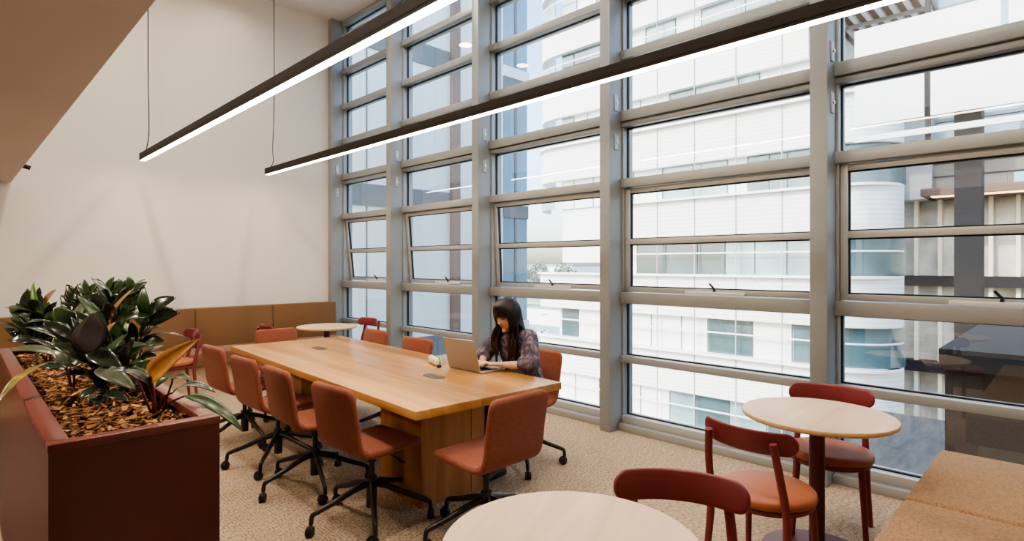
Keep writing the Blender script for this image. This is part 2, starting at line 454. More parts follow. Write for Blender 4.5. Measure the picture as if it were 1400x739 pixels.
#@@LIGHTS
# ------------------------------------------------------------------ linear pendants
def pendant(x, y0, y1, label, cabY, wires, swing):
    z = 2.72
    t = thing('linear_pendant_light', label, 'pendant light', (x, (y0+y1)/2, z), 0, 'long linear pendant lights')
    a = y0 - (y0+y1)/2; b = -a
    h = MB(); hw = 0.034
    h.box((-hw, a, 0.012), (hw, b, 0.085), 0.004)
    h.box((-hw, a, 0.0), (-hw+0.006, b, 0.02)); h.box((hw-0.006, a, 0.0), (hw, b, 0.02))
    h.box((-hw, a-0.004, 0.0), (hw, a, 0.085)); h.box((-hw, b, 0.0), (hw, b+0.004, 0.085))
    h.build('housing', M['bronze'], t)
    bx('diffuser', (-hw+0.006, a, -0.002), (hw-0.006, b, 0.012), M['led'], t)
    for yy in wires:
        MB().tube([(0, yy-(y0+y1)/2, 0.085), (0, yy-(y0+y1)/2, CEIL-z)], 0.0012, 6).build('suspension_wire', M['steel'], t)
        MB().tube([(0, yy-(y0+y1)/2, 0.08), (0, yy-(y0+y1)/2, 0.115)], 0.006, 8).build('gripper', M['steel'], t)
    yc = cabY - (y0+y1)/2
    P = bez([(0, yc+0.12, 0.085), (0.0, yc+0.02, 0.16), (0, yc-swing, 0.35), (0, yc-0.01, 1.0), (0, yc, CEIL-z)], 12)
    MB().tube(P, 0.0055, 8).build('power_cable', M['blackplastic'], t, True)
    MB().lathe([(0.045, CEIL-z-0.03), (0.05, CEIL-z-0.025), (0.05, CEIL-z)], 24, (0, yc, 0)).build('ceiling_rose', M['whiteplastic'], t, True)
    return t
pendant(1.64, 1.2, 7.80, 'longer-looking left linear pendant light with warm strip, nearer the white wall side', 7.55, (6.95, 2.0), 0.05)
pendant(3.10, -0.5, 7.82, 'right linear pendant light with warm strip, running close along the windows', 7.60, (6.9, 2.2), -0.04)

# small fitting on the bulkhead edge
bx_ = thing('spotlight', 'tiny dark spotlight peeking past the edge of the tan soffit', 'spotlight', (0.5, 7.25, 2.46))
MB().box((0.0, -0.03, -0.02), (0.02, 0.03, 0.03), 0.003).build('bracket', M['bronze'], bx_, True)
MB().tube([(0.02, 0, 0.0), (0.085, 0.0, -0.02)], 0.022, 12).build('lamp_head', M['bronze'], bx_, True)

# ------------------------------------------------------------------ meeting table
TZ = 0.73; TRZ = R(-2.9)
tb = thing('meeting_table', 'long honey oak meeting table with two box pedestals in the middle of the room', 'table', (2.372, 4.02, 0), TRZ)
hx, hy = 0.557, 1.605
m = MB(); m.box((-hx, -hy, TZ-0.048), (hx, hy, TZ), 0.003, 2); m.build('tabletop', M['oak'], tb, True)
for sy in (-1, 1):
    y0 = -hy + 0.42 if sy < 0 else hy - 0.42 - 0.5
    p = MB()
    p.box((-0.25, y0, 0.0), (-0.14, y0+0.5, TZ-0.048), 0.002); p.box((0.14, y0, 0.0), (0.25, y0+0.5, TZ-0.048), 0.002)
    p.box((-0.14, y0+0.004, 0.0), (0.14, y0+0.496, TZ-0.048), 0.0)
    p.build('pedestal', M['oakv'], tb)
for (px, py) in ((2.37, 3.13), (2.42, 4.92)):
    dx, dy = px-2.372, py-4.02
    cx, cy = dx*math.cos(TRZ)+dy*math.sin(TRZ), -dx*math.sin(TRZ)+dy*math.cos(TRZ)
    o = MB()
    ring = lambda r, z: [(cx + r*math.cos(a), cy + math.copysign(0.055, math.sin(a)) + r*math.sin(a), z) for a in [2*PI*(k+0.5)/32 for k in range(32)]]
    o.loops([ring(0.046, TZ-0.004), ring(0.046, TZ+0.003), ring(0.043, TZ+0.0045)])
    c = o.build('cable_outlet', M['outlet'], tb, True)
    MB().box((cx-0.006, cy-0.07, TZ+0.004), (cx+0.006, cy+0.07, TZ+0.0055)).build('slot', M['blackplastic'], c)

# ------------------------------------------------------------------ task chairs
def rrect(w, th, n=6):
    """closed loop of a rounded slab cross-section, in (across, thickness) coordinates"""
    r = th/2; out = []
    for k in range(n+1):
        a = -PI/2 + PI*k/n; out.append((w - r + r*math.cos(a), r*math.sin(a)))
    for k in range(n+1):
        a = PI/2 + PI*k/n; out.append((-(w - r) + r*math.cos(a), r*math.sin(a)))
    return out
def shell_part(path, wfun, tfun, dish=0.0):
    """path: list of (y, z) centre points, loft a rounded slab along it"""
    mb = MB(); rings = []
    n = len(path)
    for i, (y, z) in enumerate(path):
        a = path[max(0, i-1)]; b = path[min(n-1, i+1)]
        t = Vector((b[0]-a[0], b[1]-a[1])).normalized(); nn = Vector((-t.y, t.x))
        w = wfun(i); th = tfun(i)
        ring = []
        for (x, q) in rrect(w, min(th, 1.9*w)):
            dd = dish*(x/0.22)**2
            ring.append((x, y + nn.x*(q+dd), z + nn.y*(q+dd)))
        rings.append(ring)
    mb.loops(rings)
    return mb
def make_task_chair():
    t = thing('task_chair', 'x', 'chair')
    W = 0.215; TH = 0.04
    # profile: seat front (y=+) -> rear bend -> top of back (y = -)
    prof = [Vector((0, y, z)) for (y, z) in ((0.225, 0.452), (0.18, 0.463), (0.05, 0.458), (-0.08, 0.452), (-0.15, 0.458), (-0.192, 0.492), (-0.208, 0.545), (-0.222, 0.65), (-0.242, 0.76), (-0.255, 0.83))]
    P = [(p.y, p.z) for p in bez(prof, 9)]
    # arc length
    S = [0]
    for a, b in zip(P[:-1], P[1:]): S.append(S[-1] + math.hypot(b[0]-a[0], b[1]-a[1]))
    def resample(s0, s1, knots):
        out = []
        for k in knots:
            s = s0 + (s1-s0)*k
            for i in range(len(S)-1):
                if S[i] <= s <= S[i+1]+1e-9:
                    f = (s-S[i])/max(1e-9, S[i+1]-S[i]); out.append((P[i][0]+(P[i+1][0]-P[i][0])*f, P[i][1]+(P[i+1][1]-P[i][1])*f)); break
        return out
    tot = S[-1]; cut = tot*0.50
    def mk(s0, s1, freestart):
        L = s1-s0; rc = 0.055; e = TH*0.5
        free = [0.0006, 0.002, 0.005, 0.010, 0.016, 0.023, 0.032, 0.043, 0.055]
        rest = [0.055 + (L-0.055)*k/26 for k in range(1, 27)]
        ds = free + rest
        ks = [d/L for d in ds]
        if not freestart: ks = [1-k for k in reversed(ks)]
        pts = resample(s0, s1, ks)
        dd = ds if freestart else list(reversed(ds))
        wf = lambda i: W - rc + math.sqrt(max(0, rc*rc - max(0, rc-dd[i])**2)) + 0.0
        tf = lambda i: 2*math.sqrt(max(1e-7, e*e - max(0, e-dd[i])**2))
        return pts, wf, tf
    pts, wf, tf = mk(0, cut+0.004, True)
    shell_part(pts, wf, tf, 0.006).build('seat', M['terra'], t, True, 60)
    pts, wf, tf = mk(cut, tot, False)
    shell_part(pts, wf, tf, 0.012).build('backrest', M['terra'], t, True, 60)
    # underseat mechanism + column
    m = MB(); m.box((-0.07, -0.10, 0.412), (0.07, 0.09, 0.438), 0.006); m.tube([(0, 0, 0.34), (0, 0, 0.425)], [0.026, 0.032], 14)
    m.build('seat_mount', M['blackplastic'], t, True)
    m = MB(); m.tube([(0, 0, 0.20), (0, 0, 0.36)], 0.0165, 14); m.tube([(0, 0, 0.075), (0, 0, 0.255)], 0.030, 18)
    m.build('gas_column', M['blackmetal'], t, True)
    m = MB(); m.tube([(0.05, 0.02, 0.418), (0.20, 0.03, 0.40), (0.225, 0.03, 0.395)], 0.0055, 8); m.tube([(0.22, 0.03, 0.397), (0.27, 0.03, 0.387)], [0.013, 0.011], 10, flat=0.6)
    m.build('height_lever', M['blackplastic'], t, True)
    for k in range(5):
        a = R(90 + 72*k); d = Vector((math.cos(a), math.sin(a), 0))
        arm = MB()
        P2 = bez([d*0.018+Vector((0, 0, 0.215)), d*0.10+Vector((0, 0, 0.195)), d*0.22+Vector((0, 0, 0.150)), d*0.325+Vector((0, 0, 0.115)), d*0.345+Vector((0, 0, 0.098)), d*0.35+Vector((0, 0, 0.06))], 6)
        rad = [0.0205 - 0.0075*min(1, i/(len(P2)*0.7)) for i in range(len(P2))]
        arm.tube(P2, rad, 10)
        ao = arm.build('base_arm', M['blackmetal'], t, True, 60)
        cs = MB(); c = d*0.35; side = Vector((-d.y, d.x, 0)) if k % 2 else d.cross(Vector((0, 0, 1)))
        rot = Matrix.Rotation(R(25*k), 3, 'Z'); side = rot @ side; back = Vector((-side.y, side.x, 0))*0.014
        for s in (-1, 1):
            q = c + back + side*(0.011*s) + Vector((0, 0, 0.027))
            cs.tube([q - side*0.0085, q - side*0.006, q + side*0.006, q + side*0.0085], [0.022, 0.027, 0.027, 0.022], 18)
        # hood
        hood = []
        for j in range(7):
            an = R(-10 + 200*j/6); hood.append(c + back + Vector((0, 0, 0.027)) + back.normalized()*0.026*math.cos(an)*-1 + Vector((0, 0, 0.027*math.sin(an)+0.003)))
        cs.tube(hood, 0.008, 8); cs.tube([c + Vector((0, 0, 0.03)), c + Vector((0, 0, 0.07))], 0.009, 8)
        cs.build('caster', M['blackplastic'], ao, True)
    return t
chair0 = make_task_chair()
first = True
def place_chair(x, y, face, spin, label):
    """face: world direction angle the sitter looks to; spin: base rotation"""
    global first
    o = chair0 if first else copy_tree(chair0)
    first = False
    rz = R(face - 90)
    o.location = (x, y, 0); o.rotation_euler = (0, 0, rz)
    o['label'] = label; o['group'] = 'terracotta swivel chairs around the meeting table'
    for ch in o.children:
        if ch.name.split('.')[0] == 'base_arm': ch.rotation_euler = (0, 0, R(spin))
    return o
place_chair(1.775, 2.945, 3, 23, 'terracotta swivel chair nearest the camera on the planter side of the meeting table')
place_chair(1.775, 3.67, -2, 40, 'terracotta swivel chair on planter side of meeting table, second from the near end')
place_chair(1.78, 4.285, 2, 10, 'terracotta swivel chair on planter side of meeting table, third from the near end')
place_chair(1.81, 5.05, 3, 55, 'terracotta swivel chair on planter side of meeting table, farthest from the camera')
place_chair(2.10, 2.30, 90, 0, 'terracotta swivel chair alone at the near short end of the meeting table')
place_chair(2.43, 5.67, 268, 20, 'terracotta swivel chair at the far short end of meeting table, back toward the bench')
place_chair(3.08, 3.01, 180, 55, 'terracotta swivel chair the woman with the laptop sits on')
place_chair(2.80, 4.27, 182, 30, 'terracotta swivel chair on window side, next beyond the woman')
place_chair(2.88, 5.12, 180, 44, 'terracotta swivel chair on window side at the far corner, before the maroon cafe chair')

# ------------------------------------------------------------------ cafe tables and chairs
def cafe_table(first_obj=None):
    t = thing('cafe_table', 'x', 'table')
    r = 0.36
    m = MB(); m.lathe([(0.0, 0.706), (r-0.012, 0.706), (r-0.003, 0.710), (r, 0.716), (r, 0.727), (r-0.002, 0.730)], 72)
    e = m.build('tabletop', M['ashedge'], t, True)
    MB().lathe([(0, 0.729), (r-0.0025, 0.729), (r-0.0035, 0.7312), (0, 0.7314)], 72).build('top_veneer', M['ash'], e, True)
    MB().lathe([(0.037, 0.015), (0.037, 0.70)], 28).build('column', M['maroon_dark'], t, True)
    MB().lathe([(0.0, 0.69), (0.11, 0.69), (0.12, 0.706), (0, 0.706)], 28).build('top_plate', M['maroon_dark'], t, True)
    MB().lathe([(0, 0), (0.262, 0.0), (0.265, 0.004), (0.262, 0.012), (0.05, 0.018), (0, 0.018)], 56).build('base', M['maroon_dark'], t, True)
    return t
ct = cafe_table()
tabs = [((3.185, 0.955), 'pale round cafe table beside the window, two maroon chairs drawn up to it'),
        ((1.222, 0.99), 'pale round cafe table cut off by the bottom edge, nearest the camera'),
        ((3.36, 6.62), 'pale round cafe table far away in front of the tan wall bench')]
for i, (p, l) in enumerate(tabs):
    o = ct if i == 0 else copy_tree(ct)
    o.location = (p[0], p[1], 0); o.rotation_euler = (0, 0, R(25*i))
    o['label'] = l; o['group'] = 'round pale cafe tables'

def cafe_chair():
    t = thing('cafe_chair', 'x', 'chair')
    # sitter looks along +y
    MB().lathe([(0, 0.428), (0.20, 0.428), (0.213, 0.434), (0.216, 0.446), (0.214, 0.462), (0.205, 0.472), (0.18, 0.477), (0, 0.480)], 56).build('seat_cushion', M['terra_leather'], t, True, 60)
    MB().lathe([(0.0, 0.404), (0.196, 0.404), (0.204, 0.408), (0.206, 0.426), (0.19, 0.4285), (0, 0.4285)], 56).build('seat_frame', M['maroon'], t, True)
    for s in (-1, 1):
        MB().tube(bez([(s*0.150, 0.125, 0.425), (s*0.157, 0.14, 0.30), (s*0.175, 0.17, 0.0)], 6), [0.0175 - 0.004*i/12 for i in range(13)], 14).build('leg', M['maroon'], t, True)
        P = bez([(s*0.20, -0.20, 0.0), (s*0.182, -0.172, 0.28), (s*0.176, -0.170, 0.44), (s*0.166, -0.205, 0.60), (s*0.150, -0.232, 0.745)], 7)
        MB().tube(P, [0.0135 + 0.004*min(1, i/8) - 0.001*max(0, i-18)/10 for i in range(len(P))], 14).build('leg', M['maroon'], t, True)
    # bowed backrest with rounded ends
    mb = MB(); rings = []
    half = 0.225; n = 48
    def sup(u): return u
    for i in range(n+1):
        q = math.sin((-1 + 2*i/n)*PI/2)
        ang = q*R(42); rad = 0.325
        cx, cy = rad*math.sin(ang), -0.245 + rad*(1-math.cos(ang)) + 0.018
        # rounded ends
        sdist = (1-abs(q))*rad*R(42); hh = 0.052
        h = hh if sdist > hh else math.sqrt(max(1e-6, hh*hh - (hh-sdist)**2))
        th = 0.009 if sdist > 0.009 else math.sqrt(max(1e-6, 0.009**2 - (0.009-sdist)**2))
        nx, ny = -math.sin(ang), math.cos(ang)
        ring = []
        for k in range(16):
            a = 2*PI*k/16
            ca, sa = math.cos(a), math.sin(a)
            du = th*math.copysign(abs(ca)**0.8, ca); dz = h*math.copysign(abs(sa)**0.45, sa)
            tilt = -0.16*dz
            ring.append((cx + nx*(du), cy + ny*du + tilt, 0.735 + dz))
        rings.append(ring)
    mb.loops(rings); mb.build('backrest', M['maroon'], t, True, 60)
    return t
cc = cafe_chair()
chs = [((2.70, 1.03), -6, 'maroon cafe chair with orange round seat, drawn up to the window-side cafe table'),
       ((3.50, 0.985), 194, 'maroon cafe chair standing against the window behind the round cafe table'),
       ((1.60, 0.87), 208, 'maroon cafe chair at the bottom edge, only its bowed backrest and posts showing'),
       ((3.80, 6.66), 182, 'maroon cafe chair far off by the window beside a column'),
       ((2.86, 6.78), -8, 'maroon cafe chair mostly hidden behind the far end swivel chair'),
       ((1.72, 6.86), 176, 'maroon cafe chair seen behind the ochre plant leaf, before the wall bench')]
for i, (p, f, l) in enumerate(chs):
    o = cc if i == 0 else copy_tree(cc)
    o.location = (p[0], p[1], 0); o.rotation_euler = (0, 0, R(f-90))
    o['label'] = l; o['group'] = 'maroon cafe chairs'
o = copy_tree(ct); o.location = (1.12, 6.80, 0)
o['label'] = 'pale round cafe table almost hidden behind the planter foliage, before the wall bench'; o['group'] = 'round pale cafe tables'

# ------------------------------------------------------------------ benches
wb = thing('wall_bench', 'long tan upholstered bench with tall back cushions along the white wall', 'bench', (0, 0, 0))
bx('plinth', (-2.9, 7.40, 0.0), (4.08, 8.19, 0.28), M['plinth'], wb)
seams = [-2.64, -1.67, -0.70, 0.27, 1.24, 2.21, 3.18, 4.12]
for a, b in zip(seams[:-1], seams[1:]):
    bx('seat_cushion', (a+0.002, 7.30, 0.28), (b-0.002, 7.86, 0.455), M['bench'], wb, 0.025, 4)
    m = MB(); Mx = Matrix.Translation((0, 7.80, 0.44)) @ Matrix.Rotation(R(-3), 4, 'X')
    m.box((a+0.003, 0.0, 0.0), (b-0.003, 0.30, 0.51), 0.018, 3, Mx); m.build('back_cushion', M['bench'], wb, True)

fb = thing('window_bench', 'camel weave bench running to the window in the lower right corner', 'bench', (0, 0, 0))
bx('plinth', (1.05, 0.0, 0.0), (3.92, 0.48, 0.27), M['plinth'], fb)
for a, b in ((1.13, 2.07), (2.07, 3.01), (3.01, 3.95)):
    bx('seat_cushion', (a+0.002, -0.10, 0.27), (b-0.002, 0.55, 0.468), M['bench2'], fb, 0.028, 5)
    m = MB(); Mx = Matrix.Translation((0, -0.06, 0.45)) @ Matrix.Rotation(R(6), 4, 'X')
    m.box((a+0.003, -0.18, 0.0), (b-0.003, 0.0, 0.42), 0.03, 4, Mx); m.build('back_cushion', M['bench2'], fb, True)

#@@PLANTER
# ------------------------------------------------------------------ planter
PT = 1.0
pl = thing('planter_box', 'long oxblood lacquered planter box filled with bark mulch and foliage', 'planter', (0.2, 2.01, 0), R(-0.45))
PW, PLn = 0.44, 2.52
bx('end_panel', (0, 0, 0.0), (PW, 0.02, PT-0.024), M['planter'], pl)
bx('end_panel', (0, PLn-0.02, 0.0), (PW, PLn, PT-0.024), M['planter'], pl)
bx('side_panel', (0, 0.02, 0.0), (0.02, PLn-0.02, PT-0.024), M['planter'], pl)
bx('side_panel', (PW-0.02, 0.02, 0.0), (PW, PLn-0.02, PT-0.024), M['planter'], pl)
rim = MB(); q = 0.05
rim.box((-0.002, -0.002, PT-0.024), (PW+0.002, q*0.9, PT), 0.002); rim.box((-0.002, PLn-q, PT-0.024), (PW+0.002, PLn+0.002, PT), 0.002)
rim.box((-0.002, q*0.9, PT-0.024), (q, PLn-q, PT), 0.002); rim.box((PW-q, q*0.9, PT-0.024), (PW+0.002, PLn-q, PT), 0.002)
rim.build('rim', M['planter_rim_lit'], pl, True)
bx('soil', (0.02, 0.02, 0.5), (PW-0.02, PLn-0.02, 0.925), M['soil'], pl)
PM = Matrix.Translation((0.2, 2.01, 0)) @ Matrix.Rotation(R(-0.45), 4, 'Z')
# bark mulch
mb = MB(); rnd = random.Random(3)
for i in range(3800):
    x = rnd.uniform(0.05, PW-0.05); y = rnd.uniform(0.05, PLn-0.06)
    if y > 1.4 and rnd.random() < 0.45: continue
    l = rnd.uniform(0.012, 0.042); w = l*rnd.uniform(0.3, 0.7); th = rnd.uniform(0.002, 0.006)
    z = 0.932 + rnd.random()**2*0.03 + 0.012*math.sin(x*20)*math.sin(y*9)
    E = Matrix.Translation((x, y, z)) @ Euler((rnd.gauss(0, 0.35), rnd.gauss(0, 0.35), rnd.uniform(0, 6.3))).to_matrix().to_4x4()
    tp = rnd.uniform(0.4, 1.0)
    pts = [(-l/2, -w/2, 0), (l/2*0.9, -w/2*tp, 0), (l/2, w/2*tp*0.6, 0), (-l/2*0.9, w/2, 0)]
    top = [mb.bm.verts.new(E @ Vector((a, b, th))) for a, b, c in pts]; bot = [mb.bm.verts.new(E @ Vector((a, b, 0))) for a, b, c in pts]
    mb.bm.faces.new(top)
    for k in range(4): mb.bm.faces.new((bot[k], bot[(k+1) % 4], top[(k+1) % 4], top[k]))
mu = mb.build('bark_mulch', M['bark'], None, recalc=False)
mu.matrix_world = PM
props(mu, 'brown bark chip mulch covering the soil in the planter', 'mulch', kind='stuff')

F = 774.0
def W(u, v, d):
    """point at image column u, row v and forward distance d (metres) in the room"""
    a = (u-700)/F; b = (361-v)/F
    return Vector((d*(1+a)/math.sqrt(2), d*(1-a)/math.sqrt(2), 1.5 + b*d))

def leaf(mb, base, tip, width, up=None, bend=0.12, fold=0.18, n=12, shape=1.0, twist=0.0):
    base = Vector(base); tip = Vector(tip)
    ax = tip - base; L = ax.length; t = ax.normalized()
    up = Vector(up) if up is not None else Vector((0, 0, 1))
    side = t.cross(up)
    if side.length < 1e-3: side = t.cross(Vector((0.7, -0.7, 0.1)))
    side.normalize(); nrm = side.cross(t).normalized()
    cs = []
    for i in range(n+1):
        s = i/n
        wv = width*0.5*(math.sin(PI*s**(0.85*shape))**0.75) if 0 < s < 1 else 0.0008
        c = base + ax*s + nrm*(bend*L*4*s*(1-s))
        sd = Matrix.Rotation(twist*s, 3, t) @ side; nm = Matrix.Rotation(twist*s, 3, t) @ nrm
        row = []
        for k in (-1, -0.55, 0, 0.55, 1):
            row.append(c + sd*(wv*k) + nm*(fold*wv*(abs(k)**1.3) - 0.0 + 0.012*width*math.sin(9*s+2*k)))
        cs.append(row)
    bm = mb.bm
    vr = [[bm.verts.new(p) for p in row] for row in cs]
    for a, b in zip(vr[:-1], vr[1:]):
        for k in range(4): bm.faces.new((a[k], a[k+1], b[k+1], b[k]))
def finish_leaves(mb, name, m, parent):
    o = mb.build(name, m, parent, True, 80, recalc=False)
    so = o.modifiers.new('thickness', 'SOLIDIFY'); so.thickness = 0.0012
    return o

class Plant:
    def __init__(s, name, label, root, stemmat='stem', group='foliage plants in the oxblood planter'):
        s.root = Vector(root); s.t = thing(name, label, 'plant', root, 0, group)
        s.l = {}; s.st = MB(); s.sm = stemmat
    def leaf(s, m, b, t, w, **k):
        mb = s.l.setdefault(m, MB()); leaf(mb, Vector(b)-s.root, Vector(t)-s.root, w, **k)
    def stem(s, pts, r0=0.006, r1=0.003):
        P = bez([Vector(p)-s.root for p in pts], 6)
        s.st.tube(P, [r0+(r1-r0)*i/(len(P)-1) for i in range(len(P))], 8)
    def fill(s, rnd, n, stems, mats, lr=(0.10, 0.17), lift=(0.0, 0.8)):
        for i in range(n):
            P = stems[i % len(stems)]; k = rnd.uniform(0.25, 1.0)*(len(P)-1); a = Vector(P[int(k)])
            an = rnd.uniform(0, 2*PI); L = rnd.uniform(*lr)
            d = Vector((math.cos(an)*0.75, math.sin(an)*0.75, rnd.uniform(*lift))).normalized()
            b = a + d*0.03
            t = b + d*L
            if PM.inverted() @ t != t:
                q = PM.inverted() @ t
                q.x = min(max(q.x, -0.06), PW+0.10); q.z = max(q.z, 0.965); t = PM @ q
            s.leaf(rnd.choice(mats), b, t, L*rnd.uniform(0.26, 0.38), bend=0.10, up=Vector((0, 0, 1)) + CAMV*rnd.uniform(0, 0.8))
            s.stem([a, b], 0.0028, 0.002)
    def done(s):
        for m, mb in s.l.items(): finish_leaves(mb, 'foliage', M[m], s.t)
        s.st.build('stem', M[s.sm], s.t, True)

CAMV = Vector((-1, -1, 0.25)).normalized()
def pleaf(p, m, u0, v0, u1, v1, wpx, d0, d1=None, face=0.6, **k):
    """leaf from image points at depths d0->d1; face = how far its upper side turns to the viewer"""
    d1 = d0 if d1 is None else d1
    b = W(u0, v0, d0); t = W(u1, v1, d1)
    up = (Vector((0, 0, 1))*(1-face) + CAMV*face)
    p.leaf(m, b, t, wpx*(d0+d1)/2/F*1.08, up=up, **k)
    return b, t
SOIL = 0.925
def root_at(u, d):
    a = (u-700)/F
    return Vector((d*(1+a)/math.sqrt(2), d*(1-a)/math.sqrt(2), SOIL))

# A: red-stemmed plant at the near end with an ochre rolled leaf
pA = Plant('philodendron', 'red-stemmed plant at the near right corner of planter with an upright ochre leaf', root_at(213, 2.08), 'stem_red')
b, t = pleaf(pA, 'leaf_orange', 205, 517, 272, 463, 27, 2.05, 2.0, 0.9, fold=0.55, shape=0.62, bend=0.04)
ra = pA.root
pA.stem([ra, W(210, 545, 2.06), W(205, 514, 2.05)], 0.010, 0.006)
for (q0, q1, q2, m, w, fc) in [((222, 545), (237, 536), (295, 536), 'leaf_dark', 15, 0.25), ((230, 552), (252, 541), (333, 590), 'leaf_green', 17, 0.35),
        ((226, 575), (245, 566), (270, 572), 'leaf_green', 13, 0.3), ((205, 560), (190, 522), (150, 505), 'leaf_dark', 18, 0.3),
        ((222, 560), (236, 520), (262, 520), 'leaf_pale', 12, 0.4), ((215, 565), (205, 530), (170, 505), 'leaf_pale', 14, 0.4)]:
    pleaf(pA, m, q1[0], q1[1], q2[0], q2[1], w, 2.05, 1.98, fc, bend=0.16)
    pA.stem([ra, W(q0[0], q0[1], 2.06), W(q1[0], q1[1], 2.05)], 0.006, 0.003)
pleaf(pA, 'leaf_green', 212, 528, 232, 516, 14, 2.07, 2.07, 0.5)
pA.done()

# B: big rubber plant, centre
pB = Plant('rubber_plant', 'large dark rubber plant in the middle of the planter with a broad black-maroon leaf', root_at(148, 2.35))
rb = pB.root
pB.stem([rb, W(146, 520, 2.36), W(152, 460, 2.4), W(160, 405, 2.45)], 0.010, 0.005)
pB.stem([rb, W(138, 530, 2.33), W(122, 482, 2.3)], 0.008, 0.004)
pleaf(pB, 'leaf_maroon', 122, 482, 128, 428, 47, 2.14, 2.18, 1.0, bend=0.0, fold=0.10, shape=0.95, n=20)
for (u0, v0, u1, v1, w, m, fc, d) in [
    (104, 465, 58, 440, 19, 'leaf_dark', .55, 2.25), (106, 452, 74, 419, 24, 'leaf_green', .6, 2.4), (150, 480, 104, 425, 24, 'leaf_dark', .5, 2.42),
    (120, 480, 168, 507, 24, 'leaf_dark', .5, 2.2), (130, 505, 186, 533, 21, 'leaf_pale', .45, 2.15), (172, 502, 184, 460, 18, 'leaf_dark', .9, 2.25),
    (160, 470, 176, 420, 20, 'leaf_green', .8, 2.4), (150, 440, 128, 398, 22, 'leaf_dark', .7, 2.45), (152, 430, 146, 392, 22, 'leaf_green', .8, 2.5),
    (150, 450, 183, 394, 7, 'leaf_brown', .7, 2.38), (157, 440, 162, 400, 26, 'leaf_dark', .9, 2.5), (140, 475, 158, 440, 11, 'leaf_brown', .7, 2.3),
    (142, 515, 76, 515, 15, 'leaf_maroon', .3, 2.25), (140, 500, 70, 470, 20, 'leaf_dark', .5, 2.4), (150, 490, 200, 470, 15, 'leaf_pale', .5, 2.35),
    (140, 540, 176, 548, 14, 'leaf_dark', .35, 2.22), (135, 530, 108, 548, 16, 'leaf_dark', .35, 2.2), (145, 530, 175, 512, 15, 'leaf_dark', .45, 2.25)]:
    b, t = pleaf(pB, m, u0, v0, u1, v1, w, d, d-0.05, fc)
    pB.stem([W(148, min(540, v0+25), 2.36), (W(148, min(540, v0+8), 2.36)+b)/2, b], 0.003, 0.002)
fr_ = random.Random(21)
pB.fill(fr_, 34, [bez([rb, W(146, 520, 2.36), W(152, 460, 2.4), W(158, 420, 2.45)], 6), bez([rb, W(138, 530, 2.33), W(122, 482, 2.3)], 6)], ['leaf_dark', 'leaf_dark', 'leaf_green', 'leaf_pale', 'leaf_dark'], (0.14, 0.22), (-0.1, 1.3))
pB.done()

# C: rubber plant with tall paired leaves on the right
pC = Plant('rubber_plant', 'rubber plant with a pair of broad dark leaves reaching right over the bench', root_at(172, 2.55))
rc = pC.root
pC.stem([rc, W(180, 500, 2.56), W(198, 445, 2.55)], 0.008, 0.004)
for (u0, v0, u1, v1, w, m, fc, d) in [
    (203, 436, 197, 391, 16, 'leaf_green', 1, 2.55), (203, 430, 241, 406, 21, 'leaf_dark', .7, 2.55), (203, 440, 246, 427, 25, 'leaf_dark', .7, 2.5),
    (202, 446, 186, 420, 14, 'leaf_green', .8, 2.6), (196, 470, 226, 466, 17, 'leaf_pale', .6, 2.5), (196, 462, 256, 461, 5, 'leaf_dark', .2, 2.5),
    (190, 480, 172, 440, 16, 'leaf_bright', .7, 2.6), (194, 460, 222, 446, 8, 'leaf_pale', .4, 2.55), (190, 490, 215, 486, 14, 'leaf_dark', .4, 2.5),
    (186, 500, 222, 503, 14, 'leaf_green', .35, 2.45), (192, 478, 160, 470, 18, 'leaf_dark', .5, 2.6)]:
    b, t = pleaf(pC, m, u0, v0, u1, v1, w, d, d, fc)
    pC.stem([W(192, v0+14, 2.55), b], 0.003, 0.002)
pC.fill(fr_, 22, [bez([rc, W(180, 500, 2.56), W(194, 452, 2.55)], 6)], ['leaf_dark', 'leaf_green', 'leaf_pale', 'leaf_maroon'], (0.11, 0.18), (0.0, 1.2))
pC.done()

# D: rubber plant, far left
pD = Plant('rubber_plant', 'dark rubber plant at the far left end of the planter with a bright green shoot', root_at(70, 3.2))
rd = pD.root
pD.stem([rd, W(66, 460, 3.2), W(52, 420, 3.2)], 0.008, 0.004)
pD.stem([rd, W(50, 475, 3.1), W(40, 450, 3.1)], 0.006, 0.003)
pleaf(pD, 'leaf_bright', 63, 438, 46, 385, 8, 3.15, 3.15, .9, fold=.5, shape=1.3)
for (u0, v0, u1, v1, w, m, fc, d) in [
    (46, 432, 38, 394, 19, 'leaf_dark', .9, 3.2), (60, 418, 77, 395, 8, 'leaf_brown', .8, 3.2), (42, 438, 13, 418, 15, 'leaf_green', .6, 3.15),
    (48, 442, 22, 414, 12, 'leaf_dark', .6, 3.2), (50, 452, 26, 430, 14, 'leaf_green', .7, 3.1), (44, 455, 11, 455, 8, 'leaf_dark', .35, 3.1),
    (54, 466, 12, 466, 16, 'leaf_dark', .5, 3.05), (82, 486, 5, 482, 15, 'leaf_pale', .3, 2.9), (58, 425, 54, 392, 13, 'leaf_dark', .9, 3.25),
    (64, 440, 78, 412, 14, 'leaf_maroon', .8, 3.2), (50, 450, 50, 424, 12, 'leaf_green', .9, 3.15), (60, 470, 90, 452, 14, 'leaf_dark', .5, 3.1),
    (66, 480, 40, 500, 12, 'leaf_dark', .4, 2.95), (70, 475, 98, 478, 14, 'leaf_dark', .5, 3.0), (84, 482, 110, 474, 12, 'leaf_green', .4, 2.9), (62, 460, 34, 444, 13, 'leaf_bright', .5, 3.2)]:
    b, t = pleaf(pD, m, u0, v0, u1, v1, w, d, d, fc)
    pD.stem([W(62, v0+14, 3.2), b], 0.003, 0.002)
